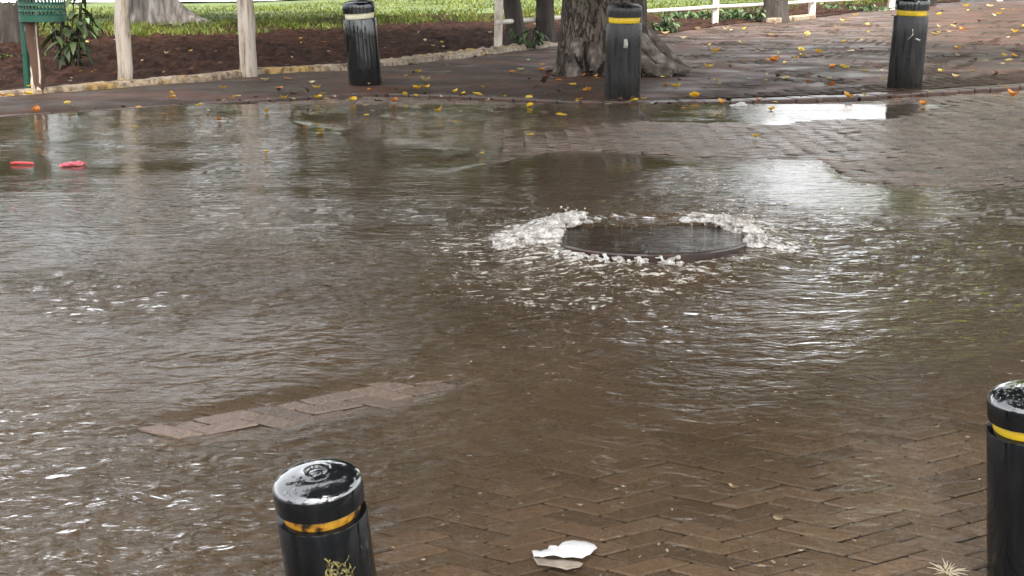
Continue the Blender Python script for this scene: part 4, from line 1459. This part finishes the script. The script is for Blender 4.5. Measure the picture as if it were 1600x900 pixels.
# ------------------------------------------------------------------ pale scraps on the near pavers
SCR = [(956, 779, 9), (857, 767, 11), (905, 795, 13), (1050, 802, 9), (972, 792, 8), (1145, 766, 16), (1167, 765, 9), (1106, 753, 11), (1029, 857, 13), (977, 855, 10), (1000, 876, 9), (1042, 867, 10), (1190, 892, 22), (1145, 897, 15), (1251, 867, 12), (1334, 851, 11), (1434, 813, 8), (1455, 834, 8), (1530, 755, 8), (1512, 689, 11), (1215, 817, 20), (1208, 885, 12), (660, 882, 16), (692, 826, 11), (717, 814, 8), (790, 860, 13), (615, 862, 9), (229, 705, 10), (770, 478, 10), (24, 342, 7), (1305, 762, 12), (1465, 672, 13), (1228, 889, 9), (1330, 826, 9), (1080, 842, 8), (880, 812, 7), (745, 845, 8), (940, 850, 9)]
sm = [leaf_mesh('leaf_scrap', M['crumb'], cu, fo, 0, 40 + k) for k, (cu, fo) in enumerate(((0.3, 0.5), (0.9, 0.2), (0.1, 0.9)))]
for x, y, w in SCR:
    p = at(x, y)
    near_b = y > 640
    p.z += 0.012 if near_b else 0.036
    o = link('leaf_scrap', random.choice(sm))
    o.location = p
    s = w / FPX * (p.y * CP - (p.z - H) * SP) * random.uniform(.6, .95)
    o.scale = (s, s * random.uniform(.4, 1.0), s * .5)
    o.rotation_euler = (random.gauss(0, .25), random.gauss(0, .25), random.uniform(0, 6.28))
    if near_b: tag(o, 'small pale leaf scrap on the wet near pavers', 'leaf scrap', 'pale leaf scraps on the near pavers')
    else: tag(o, 'tiny pale scrap drifting on the open brown water', 'leaf scrap', 'pale scraps drifting on the water')

# white plastic scrap, shaped as in the photograph
def outline_thing(name, pts, px0, py0, mat, label, cat, thick, bulge):
    c = at(px0, py0)
    c.z += 0.014
    W = [at(x, y, c.z) - c for x, y in pts]
    bm = bmesh.new()
    vs = [bm.verts.new((p.x, p.y, 0)) for p in W]
    f = bm.faces.new(vs)
    bmesh.ops.triangulate(bm, faces=[f])
    bmesh.ops.subdivide_edges(bm, edges=bm.edges[:], cuts=3, use_grid_fill=True)
    for v in bm.verts:
        e = min((Vector((v.co.x, v.co.y)) - Vector((p.x, p.y))).length for p in W)
        v.co.z = bulge * min(e / 0.03, 1) * (0.7 + 0.5 * float(pn(v.co.x * 40, v.co.y * 40, 2))) + 0.002
    me = bpy.data.meshes.new(name)
    bm.normal_update()
    bm.to_mesh(me); bm.free()
    me.materials.append(mat)
    me.polygons.foreach_set('use_smooth', [True] * len(me.polygons))
    o = link(name, me)
    o.location = c
    so = o.modifiers.new('s', 'SOLIDIFY'); so.thickness = thick; so.offset = -1
    return tag(o, label, cat)


outline_thing('plastic_scrap', [(831, 861), (834, 870), (848, 871), (864, 868), (880, 872), (910, 873), (922, 867), (933, 857), (925, 850), (905, 846), (885, 846), (872, 855), (862, 858), (859, 853), (856, 859), (845, 862)], 885, 860, M['whiteplastic'], 'torn white plastic scrap lying on the near wet pavers', 'plastic scrap', 0.002, 0.006)
outline_thing('wet_paper', [(832, 872), (860, 876), (900, 878), (912, 882), (905, 888), (885, 892), (870, 888), (840, 884)], 872, 881, M['greypaper'], 'soaked grey paper in front of the white plastic scrap', 'paper', 0.0015, 0.002)
q = at(1157, 166, 0.03)
o = link('tissue', blob_mesh([(0, 0, 0.03, .05, .05, .045), (.05, 0, .02, .05, .05, .04), (-.08, -.02, .012, .09, .04, .02), (-.03, 0, .02, .05, .05, .03)], 'tissue', M['whiteplastic'], 3, 0.7))
o.location = q
o.scale = (0.6, 0.6, 0.5)
tag(o, 'crumpled white tissue beside the red brick kerb', 'tissue')

# two red scraps floating at left
q = at(34, 256.5, 0.035)
MBt = MB()
MBt.tube([(-0.055, 0, 0.006), (-0.03, 0.003, 0.01), (0.03, -0.002, 0.009), (0.06, 0.004, 0.004)], [.010, .012, .012, .009], 10)
o = MBt.build('plastic_stick', M['redplastic'])
o.location = q
o.scale = (1.25, 1, 0.8)
tag(o, 'thin red plastic stick floating on the brown water at left', 'plastic scrap')
q = at(113, 258, 0.035)
o = link('plastic_wrapper', blob_mesh([(0, 0, .006, .06, .035, .014), (.04, .01, .008, .045, .03, .012), (-.03, -.02, .004, .04, .04, .01)], 'plastic_wrapper', M['pinkplastic'], 3, 0.8))
o.location = q
tag(o, 'crumpled pink red wrapper floating right of the red stick', 'plastic scrap')

# dry straw tuft at the lower right
q = at(1480, 893)
mb = MB()
for _ in range(46):
    a, r, h = random.uniform(0, 6.28), random.uniform(.015, .055), random.uniform(.002, .018)
    mb.tube([(0.02 * math.cos(a) * random.random(), .015 * math.sin(a), 0), (r * .6 * math.cos(a), r * .6 * math.sin(a), h * .8), (r * math.cos(a), r * math.sin(a), h)], [.0015, .0013, .0005], 4)
o = mb.build('straw_tuft', M['straw'])
o.location = q
tag(o, 'pale dry straw tuft on the pavers by the right near bollard', 'straw tuft')

# ------------------------------------------------------------------ light
w = bpy.data.worlds.new('World')
S.world = w
w.use_nodes = True
nt = w.node_tree
nt.nodes.clear()
sky = nt.nodes.new('ShaderNodeTexSky')
sky.sky_type = 'NISHITA'
sky.sun_disc = False
SUN_EL, SUN_AZ = R(58), R(160)      # azimuth clockwise from +Y: behind the viewer, to the right
sky.sun_elevation = SUN_EL
sky.sun_rotation = SUN_AZ
sky.air_density = 1.0
sky.dust_density = 4.0
sky.ozone_density = 1.0
hs = nt.nodes.new('ShaderNodeHueSaturation')
hs.inputs['Saturation'].default_value = 0.14
bgd = nt.nodes.new('ShaderNodeBackground')
bgd.inputs['Strength'].default_value = 0.15
wo = nt.nodes.new('ShaderNodeOutputWorld')
nt.links.new(sky.outputs[0], hs.inputs['Color'])
nt.links.new(hs.outputs[0], bgd.inputs[0])
nt.links.new(bgd.outputs[0], wo.inputs[0])
sd = bpy.data.lights.new('sun', 'SUN')
sd.energy = 1.5
sd.angle = R(28)
sd.color = (1.0, 0.94, 0.84)
so = bpy.data.objects.new('sun', sd)
COL.objects.link(so)
dirv = Vector((math.sin(SUN_AZ) * math.cos(SUN_EL), math.cos(SUN_AZ) * math.cos(SUN_EL), math.sin(SUN_EL)))
so.rotation_euler = dirv.to_track_quat('Z', 'Y').to_euler()

S.view_settings.view_transform = 'Standard'
S.view_settings.look = 'None'
S.view_settings.gamma = 1
S.view_settings.use_curve_mapping = False
S.view_settings.exposure = 2.2
